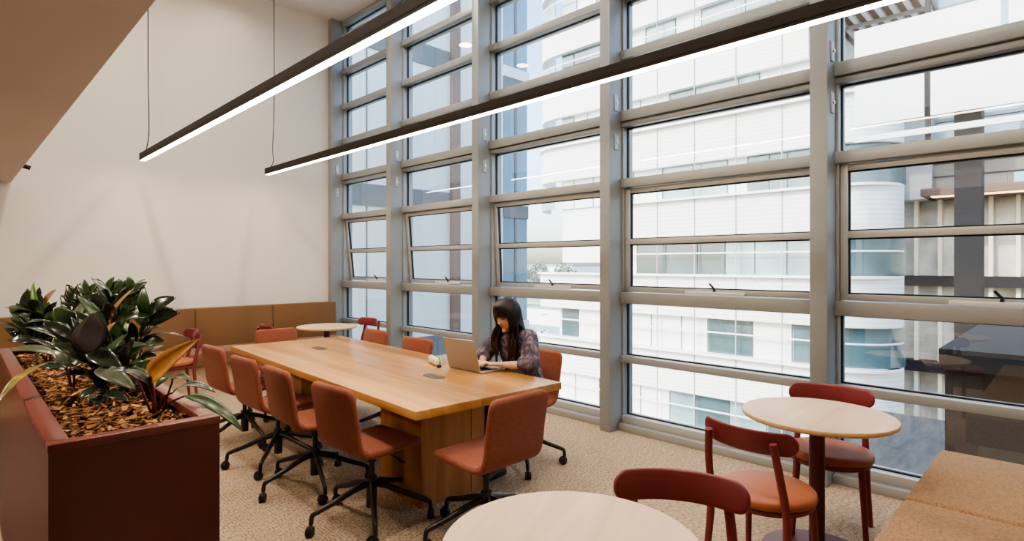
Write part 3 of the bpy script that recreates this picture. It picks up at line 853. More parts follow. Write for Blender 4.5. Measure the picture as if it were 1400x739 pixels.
pD.fill(fr_, 30, [bez([rd, W(66, 460, 3.2), W(56, 425, 3.2)], 6), bez([rd, W(50, 475, 3.1), W(42, 450, 3.1)], 6)], ['leaf_dark', 'leaf_green', 'leaf_dark', 'leaf_green', 'leaf_pale'], (0.13, 0.21), (-0.1, 1.3))
pD.done()

fr2_ = random.Random(4)
# E: low plant whose yellowed leaf hangs over the left rim
pE = Plant('philodendron', 'low plant with one long yellowed leaf hanging over the left rim of planter', root_at(100, 2.5), 'stem_red')
re_ = pE.root
pE.stem([re_, W(88, 498, 2.45), W(66, 496, 2.3)], 0.006, 0.004)
pleaf(pE, 'leaf_yellow', 66, 496, -3, 550, 15, 2.3, 2.0, .45, bend=0.08)
pE.stem([re_, W(100, 510, 2.45), W(78, 515, 2.3)], 0.006, 0.003)
pleaf(pE, 'leaf_dark', 92, 505, 50, 500, 14, 2.4, 2.4, .4); pleaf(pE, 'leaf_dark', 95, 500, 130, 492, 16, 2.45, 2.45, .5)
pleaf(pE, 'leaf_green', 98, 498, 112, 470, 14, 2.5, 2.5, .7); pleaf(pE, 'leaf_pale', 96, 500, 72, 478, 12, 2.5, 2.5, .6)
pE.fill(fr2_, 16, [bez([re_, W(98, 480, 2.6), W(92, 440, 2.65)], 6)], ['leaf_dark', 'leaf_green', 'leaf_pale'], (0.13, 0.20), (-0.1, 1.0))
pE.stem([re_, W(98, 480, 2.6), W(92, 440, 2.65)], 0.006, 0.003)
pE.done()

# ZZ plants: arching stalks with paired small leaves
def zz(label, root, stalks, m):
    p = Plant('zz_plant', label, root)
    for (pts, n, wl) in stalks:
        P = bez([p.root] + pts, 12)
        p.stem([p.root] + pts, 0.006, 0.0025)
        n0 = int(len(P)*0.42)
        for i in range(n):
            k = n0 + (len(P)-1-n0)*i/(n-1); a = P[int(k)]
            tg = (P[min(len(P)-1, int(k)+1)] - P[int(k)-1]).normalized()
            right = Vector((1, -1, 0)).normalized()
            for s in (-1, 1):
                d = (right*s*0.8 + tg*0.7 + Vector((0, 0, 0.15))).normalized()
                p.leaf(m if (i+s) % 3 else 'leaf_dark', a, a + d*wl*(0.85+0.25*((i*7+s) % 3)/2), wl*0.58, up=CAMV + Vector((0, 0, 0.4)), bend=0.05, n=7)
        p.leaf(m, P[-1], P[-1] + tg*wl*1.1, wl*0.45, up=CAMV, bend=0.05, n=7)
    p.done()
zz('dark zz plant stalk standing up against the white wall left of the tall cluster', root_at(108, 3.2),
   [([W(100, 450, 3.2), W(96, 420, 3.2), W(102, 405, 3.2)], 7, 0.075), ([W(108, 440, 3.2), W(112, 412, 3.2), W(108, 410, 3.2)], 5, 0.07)], 'leaf_dark')
zz('bright-tipped zz plant, tallest foliage in the planter', root_at(150, 2.75),
   [([W(152, 450, 2.75), W(160, 410, 2.75), W(182, 396, 2.75)], 9, 0.072), ([W(146, 450, 2.75), W(150, 405, 2.75), W(146, 398, 2.75)], 8, 0.072),
    ([W(140, 460, 2.75), W(128, 420, 2.75), W(122, 402, 2.75)], 7, 0.07), ([W(160, 460, 2.75), W(176, 425, 2.75), W(183, 405, 2.75)], 7, 0.065)], 'leaf_green')

#@@ITEMS
# ------------------------------------------------------------------ laptop
lp = thing('laptop', 'open rose-beige laptop on the oak table in front of the woman', 'laptop', (2.645, 3.13, TZ+0.0005), 0)
bx('keyboard_deck', (0.0, -0.175, 0.0), (0.245, 0.175, 0.014), M['laptop'], lp, 0.004, 3)
kb = MB()
for r in range(5):
    for c in range(13):
        x0 = 0.03 + r*0.021; y0 = -0.15 + c*0.0231
        kb.box((x0, y0, 0.014), (x0+0.018, y0+0.0205, 0.0155))
kb.build('keyboard', M['laptop_key'], lp)
bx('trackpad', (0.155, -0.055, 0.0138), (0.225, 0.055, 0.0146), M['laptop'], lp)
ld = MB(); LM = Matrix.Translation((0.004, 0, 0.012)) @ Matrix.Rotation(R(-16), 4, 'Y')
ld.box((-0.006, -0.175, 0.0), (0.0, 0.175, 0.235), 0.0025, 3, LM)
lid = ld.build('lid', M['laptop'], lp, True)
ld = MB(); ld.box((0.0, -0.168, 0.012), (0.0008, 0.168, 0.228), 0.0, 2, LM); ld.build('screen', M['screen'], lid)
MB().tube([(0.003, -0.15, 0.012), (0.003, 0.15, 0.012)], 0.0055, 10).build('hinge', M['laptop_key'], lp, True)

# pencil case + charm
pc = thing('pencil_case', 'small white patterned pencil case lying on the oak table by the laptop', 'pencil case', (2.665, 3.50, TZ), R(72))
def casemat():
    m, nt, b = newmat('cream_printed_cloth'); L = nt.links
    tc = nt.nodes.new('ShaderNodeTexCoord'); v = nt.nodes.new('ShaderNodeTexVoronoi'); v.inputs['Scale'].default_value = 45
    L.new(tc.outputs['Object'], v.inputs['Vector'])
    r = nt.nodes.new('ShaderNodeValToRGB'); r.color_ramp.interpolation = 'CONSTANT'
    r.color_ramp.elements[0].color = (0.10, 0.08, 0.06, 1); r.color_ramp.elements[1].position = 0.22; r.color_ramp.elements[1].color = (0.72, 0.68, 0.58, 1)
    L.new(v.outputs['Distance'], r.inputs[0]); L.new(r.outputs[0], b.inputs['Base Color']); b.inputs['Roughness'].default_value = 0.85
    return m
M['case'] = casemat()
rings = []
for i in range(15):
    x = -0.095 + 0.19*i/14; e = min(i, 14-i); k = [0.80, 0.94, 1, 1, 1, 1, 1, 1][e]
    ring = []
    for j in range(20):
        a = 2*PI*j/20; ca, sa = math.cos(a), math.sin(a)
        ring.append((x, 0.034*k*math.copysign(abs(ca)**0.75, ca)*(1-0.25*max(0, sa)), 0.032 + 0.032*k*math.copysign(abs(sa)**0.8, sa) - 0.032*(1-k)))
    rings.append(ring)
MB().loops(rings).build('pouch', M['case'], pc, True, 70)
MB().tube([(-0.085, 0, 0.0645), (0.0, 0, 0.066), (0.085, 0, 0.0645)], 0.003, 8).build('zip', M['outlet'], pc, True)
MB().tube(bez([(-0.085, 0, 0.062), (-0.11, 0.0, 0.045), (-0.12, 0.005, 0.02), (-0.125, 0.012, 0.008)], 6), 0.003, 8).build('zip_pull', M['blackplastic'], pc, True)
tg = MB(); tg.lathe([(0.0, 0.0), (0.014, 0.001), (0.019, 0.008), (0.016, 0.018), (0.0, 0.022)], 18, (-0.14, 0.02, 0)); tg.build('charm', M['blackplastic'], pc, True)

#@@WOMAN
# ------------------------------------------------------------------ the woman
dg = None
def skin_mesh(nodes, edges, sub=2, name='tmp'):
    """nodes: list of (pos, radius or (rx, ry)); returns mesh"""
    me = bpy.data.meshes.new(name)
    me.from_pydata([n[0] for n in nodes], edges, [])
    o = bpy.data.objects.new(name, me); C.objects.link(o)
    sk = o.modifiers.new('skin', 'SKIN'); sk.use_smooth_shade = True
    bpy.context.view_layer.update()
    if not me.skin_vertices:
        bpy.context.view_layer.objects.active = o
        try:
            me.attributes
        except Exception: pass
    for i, n in enumerate(nodes):
        r = n[1] if isinstance(n[1], tuple) else (n[1], n[1])
        me.skin_vertices[0].data[i].radius = r
        me.skin_vertices[0].data[i].use_root = (i == 0)
    ss = o.modifiers.new('sub', 'SUBSURF'); ss.levels = sub; ss.render_levels = sub
    bpy.context.view_layer.update()
    d = bpy.context.evaluated_depsgraph_get()
    out = bpy.data.meshes.new_from_object(o.evaluated_get(d))
    bpy.data.objects.remove(o); bpy.data.meshes.remove(me)
    return out
def remesh(meshes, voxel, smooth_it, name, decimate=None):
    bm = bmesh.new()
    for m_ in meshes: bm.from_mesh(m_)
    me = bpy.data.meshes.new('tmpj'); bm.to_mesh(me); bm.free()
    o = bpy.data.objects.new('tmpj', me); C.objects.link(o)
    r = o.modifiers.new('r', 'REMESH'); r.mode = 'VOXEL'; r.voxel_size = voxel
    if smooth_it:
        s = o.modifiers.new('s', 'SMOOTH'); s.iterations = smooth_it; s.factor = 0.5
    bpy.context.view_layer.update()
    d = bpy.context.evaluated_depsgraph_get()
    out = bpy.data.meshes.new_from_object(o.evaluated_get(d)); out.name = name
    bpy.data.objects.remove(o); bpy.data.meshes.remove(me)
    for p in out.polygons: p.use_smooth = True
    return out
def bm_mesh(mb):
    bmesh.ops.recalc_face_normals(mb.bm, faces=mb.bm.faces[:])
    me = bpy.data.meshes.new('tmpm'); mb.bm.to_mesh(me); mb.bm.free(); return me

wm = thing('person', 'woman with long dark hair and grey-purple top typing on the laptop', 'person', (3.14, 3.0, 0), R(90))
# local frame: +y forward (towards table), +x her right, z up
HC = Vector((-0.015, 0.205, 1.125))          # head centre
HR = Matrix.Rotation(R(2), 4, 'Z') @ Matrix.Rotation(R(-20), 4, 'X')   # looks down and a little to her left
def HP(x, y, z): return HC + (HR @ Vector((x, y, z)))
def head_mesh():
    mb = MB(); nz, na = 40, 48; rings = []
    for i in range(1, nz):
        th = PI*i/nz; z = math.cos(th); rr = math.sin(th)
        ring = []
        for j in range(na):
            a = 2*PI*j/na; x = rr*math.cos(a); y = rr*math.sin(a)
            X, Y, Z = x*0.073, y*0.092, z*0.112
            if z < 0.1:                         # taper to jaw/chin
                k = (0.1-z)/1.1
                X *= 1 - 0.30*k
                if y > 0: Y *= 1 - 0.10*k
                else: Y *= 1 - 0.42*k
                Y += 0.016*k
            if y > 0 and abs(z) < 0.75:         # flatten the face a little
                Y *= 0.965
            # cheeks, eye sockets
            f = max(0, y/ max(1e-6, rr))
            if y > 0:
                Y -= 0.0055*math.exp(-(((abs(X)-0.030)/0.014)**2 + ((Z-0.008)/0.010)**2))
                Y += 0.004*math.exp(-(((abs(X)-0.036)/0.016)**2 + ((Z+0.025)/0.018)**2))
            ring.append(HP(X, Y, Z))
        rings.append(ring)
    mb.loops(rings)
    return bm_mesh(mb)
def face_bits():
    out = []
    n = MB(); n.tube([HP(0, 0.083, 0.010), HP(0, 0.092, -0.008), HP(0, 0.1005, -0.024), HP(0, 0.092, -0.034)], [0.0065, 0.0075, 0.0095, 0.006], 10)
    for s in (-1, 1): n.tube([HP(s*0.009, 0.084, -0.026), HP(s*0.009, 0.092, -0.028)], [0.007, 0.005], 8)
    out.append(bm_mesh(n))
    c = MB(); c.tube([HP(0, 0.070, -0.094), HP(0, 0.082, -0.092)], [0.018, 0.010], 10); out.append(bm_mesh(c))
    for s in (-1, 1):
        e = MB(); e.tube([HP(s*0.070, -0.004, 0.022), HP(s*0.080, -0.010, 0.012), HP(s*0.079, -0.008, -0.010), HP(s*0.072, 0.0, -0.024)], [0.008, 0.010, 0.008, 0.006], 8, flat=0.5); out.append(bm_mesh(e))
    return out
Ls, Le, Lw = Vector((-0.155, 0.115, 0.965)), Vector((-0.245, 0.205, 0.782)), Vector((-0.045, 0.325, 0.777))
Rs, Re_, Rw = Vector((0.155, 0.115, 0.965)), Vector((0.235, 0.215, 0.785)), Vector((0.120, 0.330, 0.777))
nodes = [((0, 0.0, 0.545), (0.15, 0.105)), ((0, 0.02, 0.68), (0.125, 0.085)), ((0, 0.07, 0.83), (0.130, 0.088)), ((0, 0.115, 0.955), (0.115, 0.07)),
         ((0, 0.135, 1.01), (0.05, 0.05)), ((-0.008, 0.165, 1.075), (0.046, 0.046)),
         (tuple(Ls), 0.047), (tuple((Ls+Le)/2), 0.040), (tuple(Le), 0.034), (tuple((Le*0.6+Lw*0.4)), 0.033), (tuple(Lw), 0.021),
         (tuple(Rs), 0.047), (tuple((Rs+Re_)/2), 0.040), (tuple(Re_), 0.034), (tuple((Re_*0.6+Rw*0.4)), 0.033), (tuple(Rw), 0.021),
         ((-0.085, 0.04, 0.545), 0.082), ((-0.095, 0.22, 0.545), 0.075), ((-0.10, 0.40, 0.52), 0.056), ((-0.10, 0.41, 0.30), 0.052), ((-0.10, 0.38, 0.09), 0.034),
         ((0.085, 0.04, 0.545), 0.082), ((0.095, 0.22, 0.545), 0.075), ((0.10, 0.40, 0.52), 0.056), ((0.10, 0.39, 0.30), 0.052), ((0.10, 0.34, 0.09), 0.034),
         ((-0.10, 0.45, 0.045), 0.03), ((0.10, 0.41, 0.045), 0.03)]
edges = [(0, 1), (1, 2), (2, 3), (3, 4), (4, 5), (3, 6), (6, 7), (7, 8), (8, 9), (9, 10), (3, 11), (11, 12), (12, 13), (13, 14), (14, 15),
         (0, 16), (16, 17), (17, 18), (18, 19), (19, 20), (0, 21), (21, 22), (22, 23), (23, 24), (24, 25), (20, 26), (25, 27)]
def hand(wrist, fwd, inner):
    """palm + five fingers resting on the keys; fwd: pointing direction, inner: side of the thumb"""
    fwd = Vector(fwd).normalized(); inner = Vector(inner).normalized(); up = Vector((0, 0, 1))
    out = []
    m = MB(); ws = []
    rings = []
    for k, (s, w, th) in enumerate([(-0.012, 0.021, 0.017), (0.015, 0.028, 0.015), (0.045, 0.036, 0.014), (0.072, 0.037, 0.012), (0.082, 0.034, 0.009)]):
        c = wrist + fwd*s + up*(0.004 if s < 0.03 else 0.008)
        rings.append([c + inner*(w*math.cos(2*PI*j/14)) + up*(th*math.sin(2*PI*j/14)) for j in range(14)])
    m.loops(rings); out.append(bm_mesh(m))
    for off, L, spread in ((0.026, 0.062, 0.10), (0.0085, 0.070, 0.02), (-0.009, 0.066, -0.05), (-0.025, 0.052, -0.14)):
        b = wrist + fwd*0.072 + inner*off + up*0.009
        d = (fwd + inner*spread).normalized()
        m = MB(); m.tube(bez([b - d*0.012, b + d*L*0.42 + up*0.010, b + d*L*0.78 - up*0.002, b + d*L*0.97 - up*0.018], 5), [0.0088]*6 + [0.008]*5 + [0.0072]*4 + [0.0055], 8)
        out.append(bm_mesh(m))
    b = wrist + fwd*0.022 + inner*0.024 + up*0.0
    d = (fwd*0.75 + inner*0.65).normalized()
    m = MB(); m.tube(bez([b - d*0.012, b + d*0.028 + up*0.002, b + d*0.045 + fwd*0.010 - up*0.004, b + d*0.052 + fwd*0.024 - up*0.009], 5), [0.0115]*6 + [0.010]*5 + [0.0085]*4 + [0.0065], 8)
    out.append(bm_mesh(m))
    return out
parts = [skin_mesh(nodes, edges), head_mesh()] + face_bits()
Lf = Vector((0.55, 0.75, 0)); Rf = Vector((-0.42, 0.85, 0))
parts += hand(Lw, Lf, Vector((0.75, -0.55, 0))*1.0 if False else Vector((0.8, -0.55, 0)).cross(Vector((0, 0, 0)))+Vector((0.80, -0.587, 0)))
parts += hand(Rw, Rf, Vector((-0.897, -0.443, 0)))
body = remesh(parts, 0.0042, 3, 'body')
body.materials.append(M['skin'])
bo = bpy.data.objects.new('body', body); link(bo, wm)

# face details
for s in (-1, 1):
    m = MB(); P = [HP(s*x, y, z) for x, y, z in ((0.018, 0.0845, 0.004), (0.028, 0.0835, 0.0055), (0.040, 0.0775, 0.003))]
    m.tube(P, [0.0012, 0.0032, 0.001], 8); m.build('eye', M['eye'], wm, True)
    m = MB(); P = [HP(s*x, y, z) for x, y, z in ((0.014, 0.0905, 0.022), (0.028, 0.089, 0.027), (0.043, 0.080, 0.024))]
    m.tube(P, [0.0015, 0.0026, 0.001], 8); m.build('eyebrow', M['eye'], wm, True)
m = MB(); m.tube([HP(-0.017, 0.0815, -0.052), HP(-0.008, 0.0872, -0.050), HP(0, 0.088, -0.051), HP(0.008, 0.0872, -0.050), HP(0.017, 0.0815, -0.052)], [0.001, 0.0032, 0.0030, 0.0032, 0.001], 8)
m.tube([HP(-0.014, 0.0815, -0.056), HP(0, 0.0868, -0.058), HP(0.014, 0.0815, -0.056)], [0.001, 0.0040, 0.001], 8)
m.build('lips', M['lip'], wm, True)

# shirt: loose torso and sleeves to below the elbow
def lerp(a, b, t): return a*(1-t)+b*t
def loft_ell(rows, n=28):
    mb = MB(); mb.loops([[(x+rx*math.cos(2*PI*k/n), y+ry*math.sin(2*PI*k/n), z) for k in range(n)] for (x, y, z, rx, ry) in rows]); return bm_mesh(mb)
def limb(pts, rads, steps=6, flat=1.0):
    P = bez(pts, steps); N = len(P)-1; m_ = len(rads)-1; rr = []
    for i in range(N+1):
        t = i/N*m_; k = min(m_-1, int(t)); rr.append(rads[k]+(rads[k+1]-rads[k])*(t-k))
    a, b = (P[0]-P[1]).normalized(), (P[-1]-P[-2]).normalized()
    P = [P[0]+a*rr[0]*0.85, P[0]+a*rr[0]*0.5] + P + [P[-1]+b*rr[-1]*0.25]
    rr = [rr[0]*0.4, rr[0]*0.85] + rr + [rr[-1]*0.95]
    mb = MB(); mb.tube(P, rr, 20, flat=flat); return bm_mesh(mb)
tor = loft_ell([(0, 0.0, 0.50, .150, .110), (0, 0.0, 0.53, .168, .124), (0, 0.005, 0.60, .172, .128), (0, 0.028, 0.70, .168, .120), (0, 0.058, 0.79, .166, .120), (0, 0.085, 0.87, .170, .116), (0, 0.104, 0.93, .166, .104), (0, 0.115, 0.968, .145, .088), (0, 0.122, 0.992, .112, .072), (0, 0.126, 1.004, .09, .06)])
def sleeve(S, E, Wr):
    return limb([S+Vector((S.x*-0.25, 0, -0.004)), S+Vector((S.x*0.05, 0.005, -0.012)), lerp(S, E, 0.5)+Vector((S.x*0.04, 0, 0)), E+Vector((S.x*0.03, 0.0, 0.012)), lerp(E, Wr, 0.30)+Vector((0, 0, 0.008))], [.066, .064, .066, .062, .050], 8)
sh = remesh([tor, sleeve(Ls, Le, Lw), sleeve(Rs, Re_, Rw)], 0.007, 4, 'shirt')
for v in sh.vertices:            # folds
    n = mnoise.noise(Vector((v.co.x*26, v.co.y*26, v.co.z*10)))
    v.co += v.normal*0.008*n
    if v.co.z < 0.79 and v.co.y > 0.25 and abs(v.co.x) < 0.4: v.co.z = max(v.co.z, 0.7345)
sh.materials.append(M['shirt']); link(bpy.data.objects.new('shirt', sh), wm)
# trousers and shoes
hipsm = loft_ell([(0, -0.005, 0.45, .13, .095), (0, -0.005, 0.475, .155, .115), (0, 0.0, 0.54, .160, .115), (0, 0.0, 0.62, .150, .105)])
tr = remesh([hipsm] + [limb([Vector((s_*.085, 0.03, .55)), Vector((s_*.095, 0.22, .55)), Vector((s_*.10, 0.385, .53)), Vector((s_*.10, ky, .30)), Vector((s_*.10, fy, .11))], [.092, .088, .070, .064, .052], 8) for s_, ky, fy in ((-1, .405, .385), (1, .385, .345))], 0.009, 3, 'trousers')
tr.materials.append(M['denim']); link(bpy.data.objects.new('trousers', tr), wm)
for s, y0 in ((-1, 0.375), (1, 0.335)):
    rings = []
    for (y, w, h) in ((-0.06, 0.024, 0.05), (-0.045, 0.036, 0.075), (0.0, 0.04, 0.085), (0.06, 0.043, 0.075), (0.12, 0.047, 0.055), (0.16, 0.040, 0.042), (0.18, 0.022, 0.03)):
        rings.append([(s*0.10 + w*math.cos(2*PI*k/16), y0+y, max(0.0, h/2 + h/2*math.sin(2*PI*k/16))) for k in range(16)])
    MB().loops(rings).build('shoe', M['shoe'], wm, True, 60)

# bracelet on the left wrist
bc = lerp(Le, Lw, 0.86); dr = (Lw-Le).normalized()
m = MB(); a1 = dr.cross(Vector((0, 0, 1))).normalized(); a2 = a1.cross(dr)
loop = [bc + a1*0.0255*math.cos(2*PI*k/24) + a2*0.0255*math.sin(2*PI*k/24) for k in range(25)]
m.tube(loop, 0.003, 8, cap=False); m.build('bracelet', M['silver'], wm, True)

# hair
hm = MB(); nz, na = 36, 56; rings = []
for i in range(1, nz):
    th = PI*0.82*i/nz; z = math.cos(th); rr = math.sin(th)
    ring = []
    for j in range(na):
        a = 2*PI*j/na; x = rr*math.cos(a); y = rr*math.sin(a)
        k = 1.11 + 0.012*math.sin(a*23+z*2)
        X, Y, Z = x*0.076*k, y*0.094*k - 0.004, z*0.113*k + 0.004
        if z < 0.30 and y > -0.25*rr:         # open the front for the face
            f = min(1, (0.30-z)/0.12)*min(1, max(0, (y/max(rr, 1e-6) + 0.25)/0.22))
            X *= 1-0.24*f; Y *= 1-0.42*f
        if z < 0: X *= 1-0.18*min(1, -z)
        ring.append(HP(X, Y, Z))
    rings.append(ring)
hm.loops(rings)
rnd = random.Random(11)
def lock(mb, pts, r, flat=0.45, n=8, up=None):
    P = bez(pts, 7); N = len(P)
    rad = [r*(0.55 + 0.45*math.sin(PI*min(1, 0.15 + i/N*0.75)))*(1 if i < N*0.75 else max(0.12, 1-(i/N-0.75)/0.27)) for i in range(N)]
    mb.tube(P, rad, n, flat=flat, up=up)
# fringe
for i in range(17):
    q = -1 + 2*i/16; an = q*R(62)
    x0, y0 = 0.030*math.sin(an), 0.05
    x1, y1 = 0.083*math.sin(an), 0.100*math.cos(an)
    end = 0.020 - 0.034*abs(q)**1.6 + rnd.uniform(-0.006, 0.006)
    lock(hm, [HP(x0, y0-0.02, 0.123), HP(0.6*x1, 0.75*y1+0.012, 0.108), HP(0.95*x1, 0.985*y1, 0.070), HP(1.0*x1, 1.0*y1, 0.045), HP(1.0*x1, 1.0*y1, end)], 0.0105, 0.5)
# long side and back locks
tips = MB()
def side_lock(s, ang, out, ends, r):
    """ang: angle round the head from the front; ends: list of body-space way points"""
    x0, y0 = 0.084*math.sin(ang)*s, 0.100*math.cos(ang)
    st = HP(x0*0.55, y0*0.55-0.005, 0.115); md = HP(x0*1.02, y0*1.0-0.004, 0.045); lo = HP(x0*1.0, y0*0.97-0.006, -0.05)
    lock(hm, [st, md, lo] + ends, r, 0.55)
for s in (-1, 1):
    for i in range(11):                      # falling over the front of the shoulder
        q = i/10; a = R(50 + 42*q)
        x = s*(0.050 + 0.060*q + rnd.uniform(-0.006, 0.006)); y = 0.215 - 0.02*q + rnd.uniform(-0.01, 0.01)
        zend = rnd.uniform(0.785, 0.85) if s < 0 else rnd.uniform(0.80, 0.87)
        side_lock(s, a, 0, [Vector((x, y+0.005, 1.0)), Vector((x+s*0.012+rnd.uniform(-.01, .01), y+0.015, 0.93)), Vector((x+s*rnd.uniform(-.006, .016), y+0.012, 0.87)), Vector((x+rnd.uniform(-.012, .012), y+0.01, zend))], 0.0135)
    for i in range(9):                       # down the back
        q = i/8; a = R(95 + 80*q)
        x = s*(0.115*math.sin(a)+0.01) + rnd.uniform(-0.006, 0.006); yb = 0.075 - 0.05*q
        side_lock(s, a, 0, [Vector((x, yb+0.06, 1.02)), Vector((x*1.08, yb+0.005, 0.94)), Vector((x*1.12, yb-0.055, 0.86)), Vector((x*1.1+rnd.uniform(-.012, .012), yb-0.075, rnd.uniform(0.72, 0.80)))], 0.019)
hm.build('hair', M['hair'], wm, True, 70)
for s in (-1, 1):
    for i in range(7):
        q = i/6; x = s*(0.05+0.06*q); y = 0.232 - 0.02*q
        lock(tips, [Vector((x, y+0.003, 0.955)), Vector((x+s*0.012, y+0.012, 0.91)), Vector((x+s*rnd.uniform(-.004, .014), y+0.010, 0.86)), Vector((x+rnd.uniform(-.01, .01), y+0.008, rnd.uniform(0.79, 0.82)))], 0.008, 0.5)
tips.build('hair_ends', M['hair_tip'], wm, True, 70)['label'] = 'brown lighter hair ends'

#@@OUTSIDE
# ------------------------------------------------------------------ outside
def arc(cx, cy, r, a0, a1, n=8): return [(cx+r*math.cos(R(a0+(a1-a0)*k/n)), cy+r*math.sin(R(a0+(a1-a0)*k/n))) for k in range(n+1)]
gr = struct(bx('ground', (4.6, -60, -14.5), (160, 160, -14.0), M['x_ground']))
ob = thing('office_building', 'white banded office block across the street with rounded corner and long window strips', 'building', (24, 13, -14))
inv = Matrix.Translation((-24, -13, 14))
def lp_(path): return [(x-24, y-13) for x, y in path]
XF = 24.0; Y0, Y1 = 6.6, 17.0
main = arc(XF+1.9, Y0, 1.9, 270, 180, 10) + [(XF, Y1)]
low_ext = arc(XF+1.9, Y0, 1.9, 270, 180, 10) + [(XF, 21.0)] + arc(XF+1.6, 21.0, 1.6, 180, 90, 8)[1:]
upper = arc(XF+1.9, Y0, 1.9, 270, 180, 10) + [(XF, 20.6)] + arc(XF+2.2, 20.6, 2.2, 180, 90, 8)[1:]
rr_ = random.Random(5)
# (strip bottom, strip top) heights; bands fill between
base = -14.0
strips = [(-1.1 - 3.55*k + 0, 0.45 - 3.55*k) for k in range(0, 4)]     # placeholders, replaced below
zs = []
z = -2.45
allstrips = [(z + 3.5*k, z + 3.5*k + 1.55) for k in range(-3, 6)]
for k, (s0, s1) in enumerate(allstrips):
    up = s0 > 1.5
    path = upper if up else (main if s0 > 0.5 else low_ext)
    high = s1 > 9.0
    if high: path = [(XF, 7.5)] + path[11:]
    nxt = allstrips[k+1][0] if k+1 < len(allstrips) else s1 + 2
    bpath = low_ext if (not up and s0 > -3 and s0 < 0) else path
    MB().ribbon(lp_(bpath), s1+14, nxt+14, -0.35).build('spandrel_band', M['x_rib'], ob, True, 50)
    MB().ribbon([(x-0.22, y) for x, y in lp_(path)], nxt+14-0.10, nxt+14, -0.25).build('ledge', M['x_white'], ob, True, 50)
    inset = [(x+0.28, y) for x, y in path]
    # windows
    y = Y0 if not high else 7.5
    yend = 20.4 if (up or s0 < 0.5) else Y1
    while y < yend-0.5:
        w_ = rr_.choice([0.9, 1.3, 1.6, 2.0]); w_ = min(w_, yend-y)
        mm = rr_.choice(['x_mglass', 'x_blind', 'x_dglass', 'x_dglass', 'x_mglass', 'x_mglass'] if y < 11.5 else ['x_blind', 'x_mglass', 'x_blind', 'x_blind', 'x_dglass'])
        MB().box((0.30, y-13+0.04, s0+14), (0.36, y+w_-13-0.04, s1+14)).build('window', M[mm], ob)
        y += w_
    if not high: MB().ribbon(lp_([(x+0.36, y) for x, y in main[:11]]), s0+14, s1+14, -0.05).build('window', M['x_dglass'], ob, True)
    MB().ribbon(lp_([(x-0.02, y) for x, y in path]), s0+14+0.92, s0+14+0.98, -0.05).build('handrail', M['x_white'], ob, True, 50)
    if up:
        MB().ribbon(lp_([(x-0.02, y) for x, y in path if y > 16]), s0+14, s0+14+0.9, -0.02).build('balcony_glass', M['x_mglass'], ob, True, 50)
for k in range(8):
    yy = Y0 + 1.9*k
    if 7.6 < yy < Y1: bx('panel_joint', (-0.03, yy-13-0.02, 1.0), (0.0, yy-13+0.02, 32), M['x_concrete'], ob)
bx('core', (0.4, Y0-13, 0.0), (4.0, Y1-13, 24.5), M['x_blind'], ob)
bx('core', (0.4, 7.5-13, 24.5), (4.0, Y1-13, 32.5), M['x_blind'], ob)
bx('core', (0.4, Y1-13, 0.0), (4.0, 20.6-13, 14.9), M['x_blind'], ob)
bx('core', (0.4, Y1-13, 15.6), (4.0, 20.4-13, 32.5), M['x_blind'], ob)

# wing behind the two far bays
wg = thing('building_wing', 'pale blue panelled wing with dark floor slabs, close outside the far windows', 'building', (5, 9.5, -14))
def wb_(nm, x0, x1, z0, z1, y0, y1, mt): bx(nm, (x0-5, y0, z0+14), (x1-5, y1, z1+14), mt, wg)
wb_('wall', 4.7, 5.60, -14, 14, 0.0, 1.0, M['x_wing']); wb_('wall', 5.63, 7.70, -14, 14, 0.0, 1.0, M['x_wing'])
wb_('wall', 7.70, 9.2, -14, 14, 0.0, 1.0, M['x_wing2'])
wb_('panel_joint', 5.60, 5.63, -14, 14, -0.01, 0.5, M['x_slab'])
wb_('downpipe', 7.62, 7.82, -14, 14, -0.12, 0.0, M['x_fin'])
wb_('glazing', 9.2, 10.02, -14, 14, 0.0, 1.0, M['x_blue'])
for k in range(-4, 5):
    zz0 = 2.6 + 3.0*k
    wb_('floor_slab', 4.7, 7.6, zz0, zz0+0.42, -0.03, 0.2, M['x_slab'])
    wb_('window_frame', 9.2, 10.04, zz0+0.3, zz0+0.55, -0.05, 0.2, M['x_wing2'])
    wb_('mullion', 9.58, 9.64, zz0+0.55, zz0+3.3, -0.03, 0.1, M['x_slab'])
    wb_('spandrel', 9.2, 10.03, zz0+0.0, zz0+0.3, -0.04, 0.1, M['x_slab'])

# walkway with white screens outside the right bay
wk = thing('screened_walkway', 'steel walkway with white screen panels on dark posts, outside the right bay', 'walkway', (13, 0, -14))
for (y0, y1, z0, z1) in ((2.05, 3.20, 4.28, 5.35), (-0.1, 1.95, 4.28, 5.35), (-2.3, -0.2, 4.28, 5.35), (0.95, 3.20, 5.55, 6.20), (-1.4, 0.85, 5.55, 6.20), (-3.6, -1.5, 5.55, 6.20)):
    bx('screen_panel', (0, y0, z0+14), (0.05, y1, z1+14), M['x_white'], wk)
for yy in (2.0, -0.15, -2.35): bx('post', (0.05, yy-0.04, 17.5), (0.13, yy+0.04, 20.6), M['x_dark'], wk)
for zz_ in (3.62, 3.95): bx('rail', (-0.03, -4, zz_+14), (0.05, 3.2, zz_+14.11), M['x_white'], wk)
bx('column', (0.4, 1.25, 10.5), (0.85, 1.65, 20.0), M['x_dark'], wk)
bx('column', (0.4, -3.5, 14.46), (0.85, -3.1, 20.0), M['x_dark'], wk)

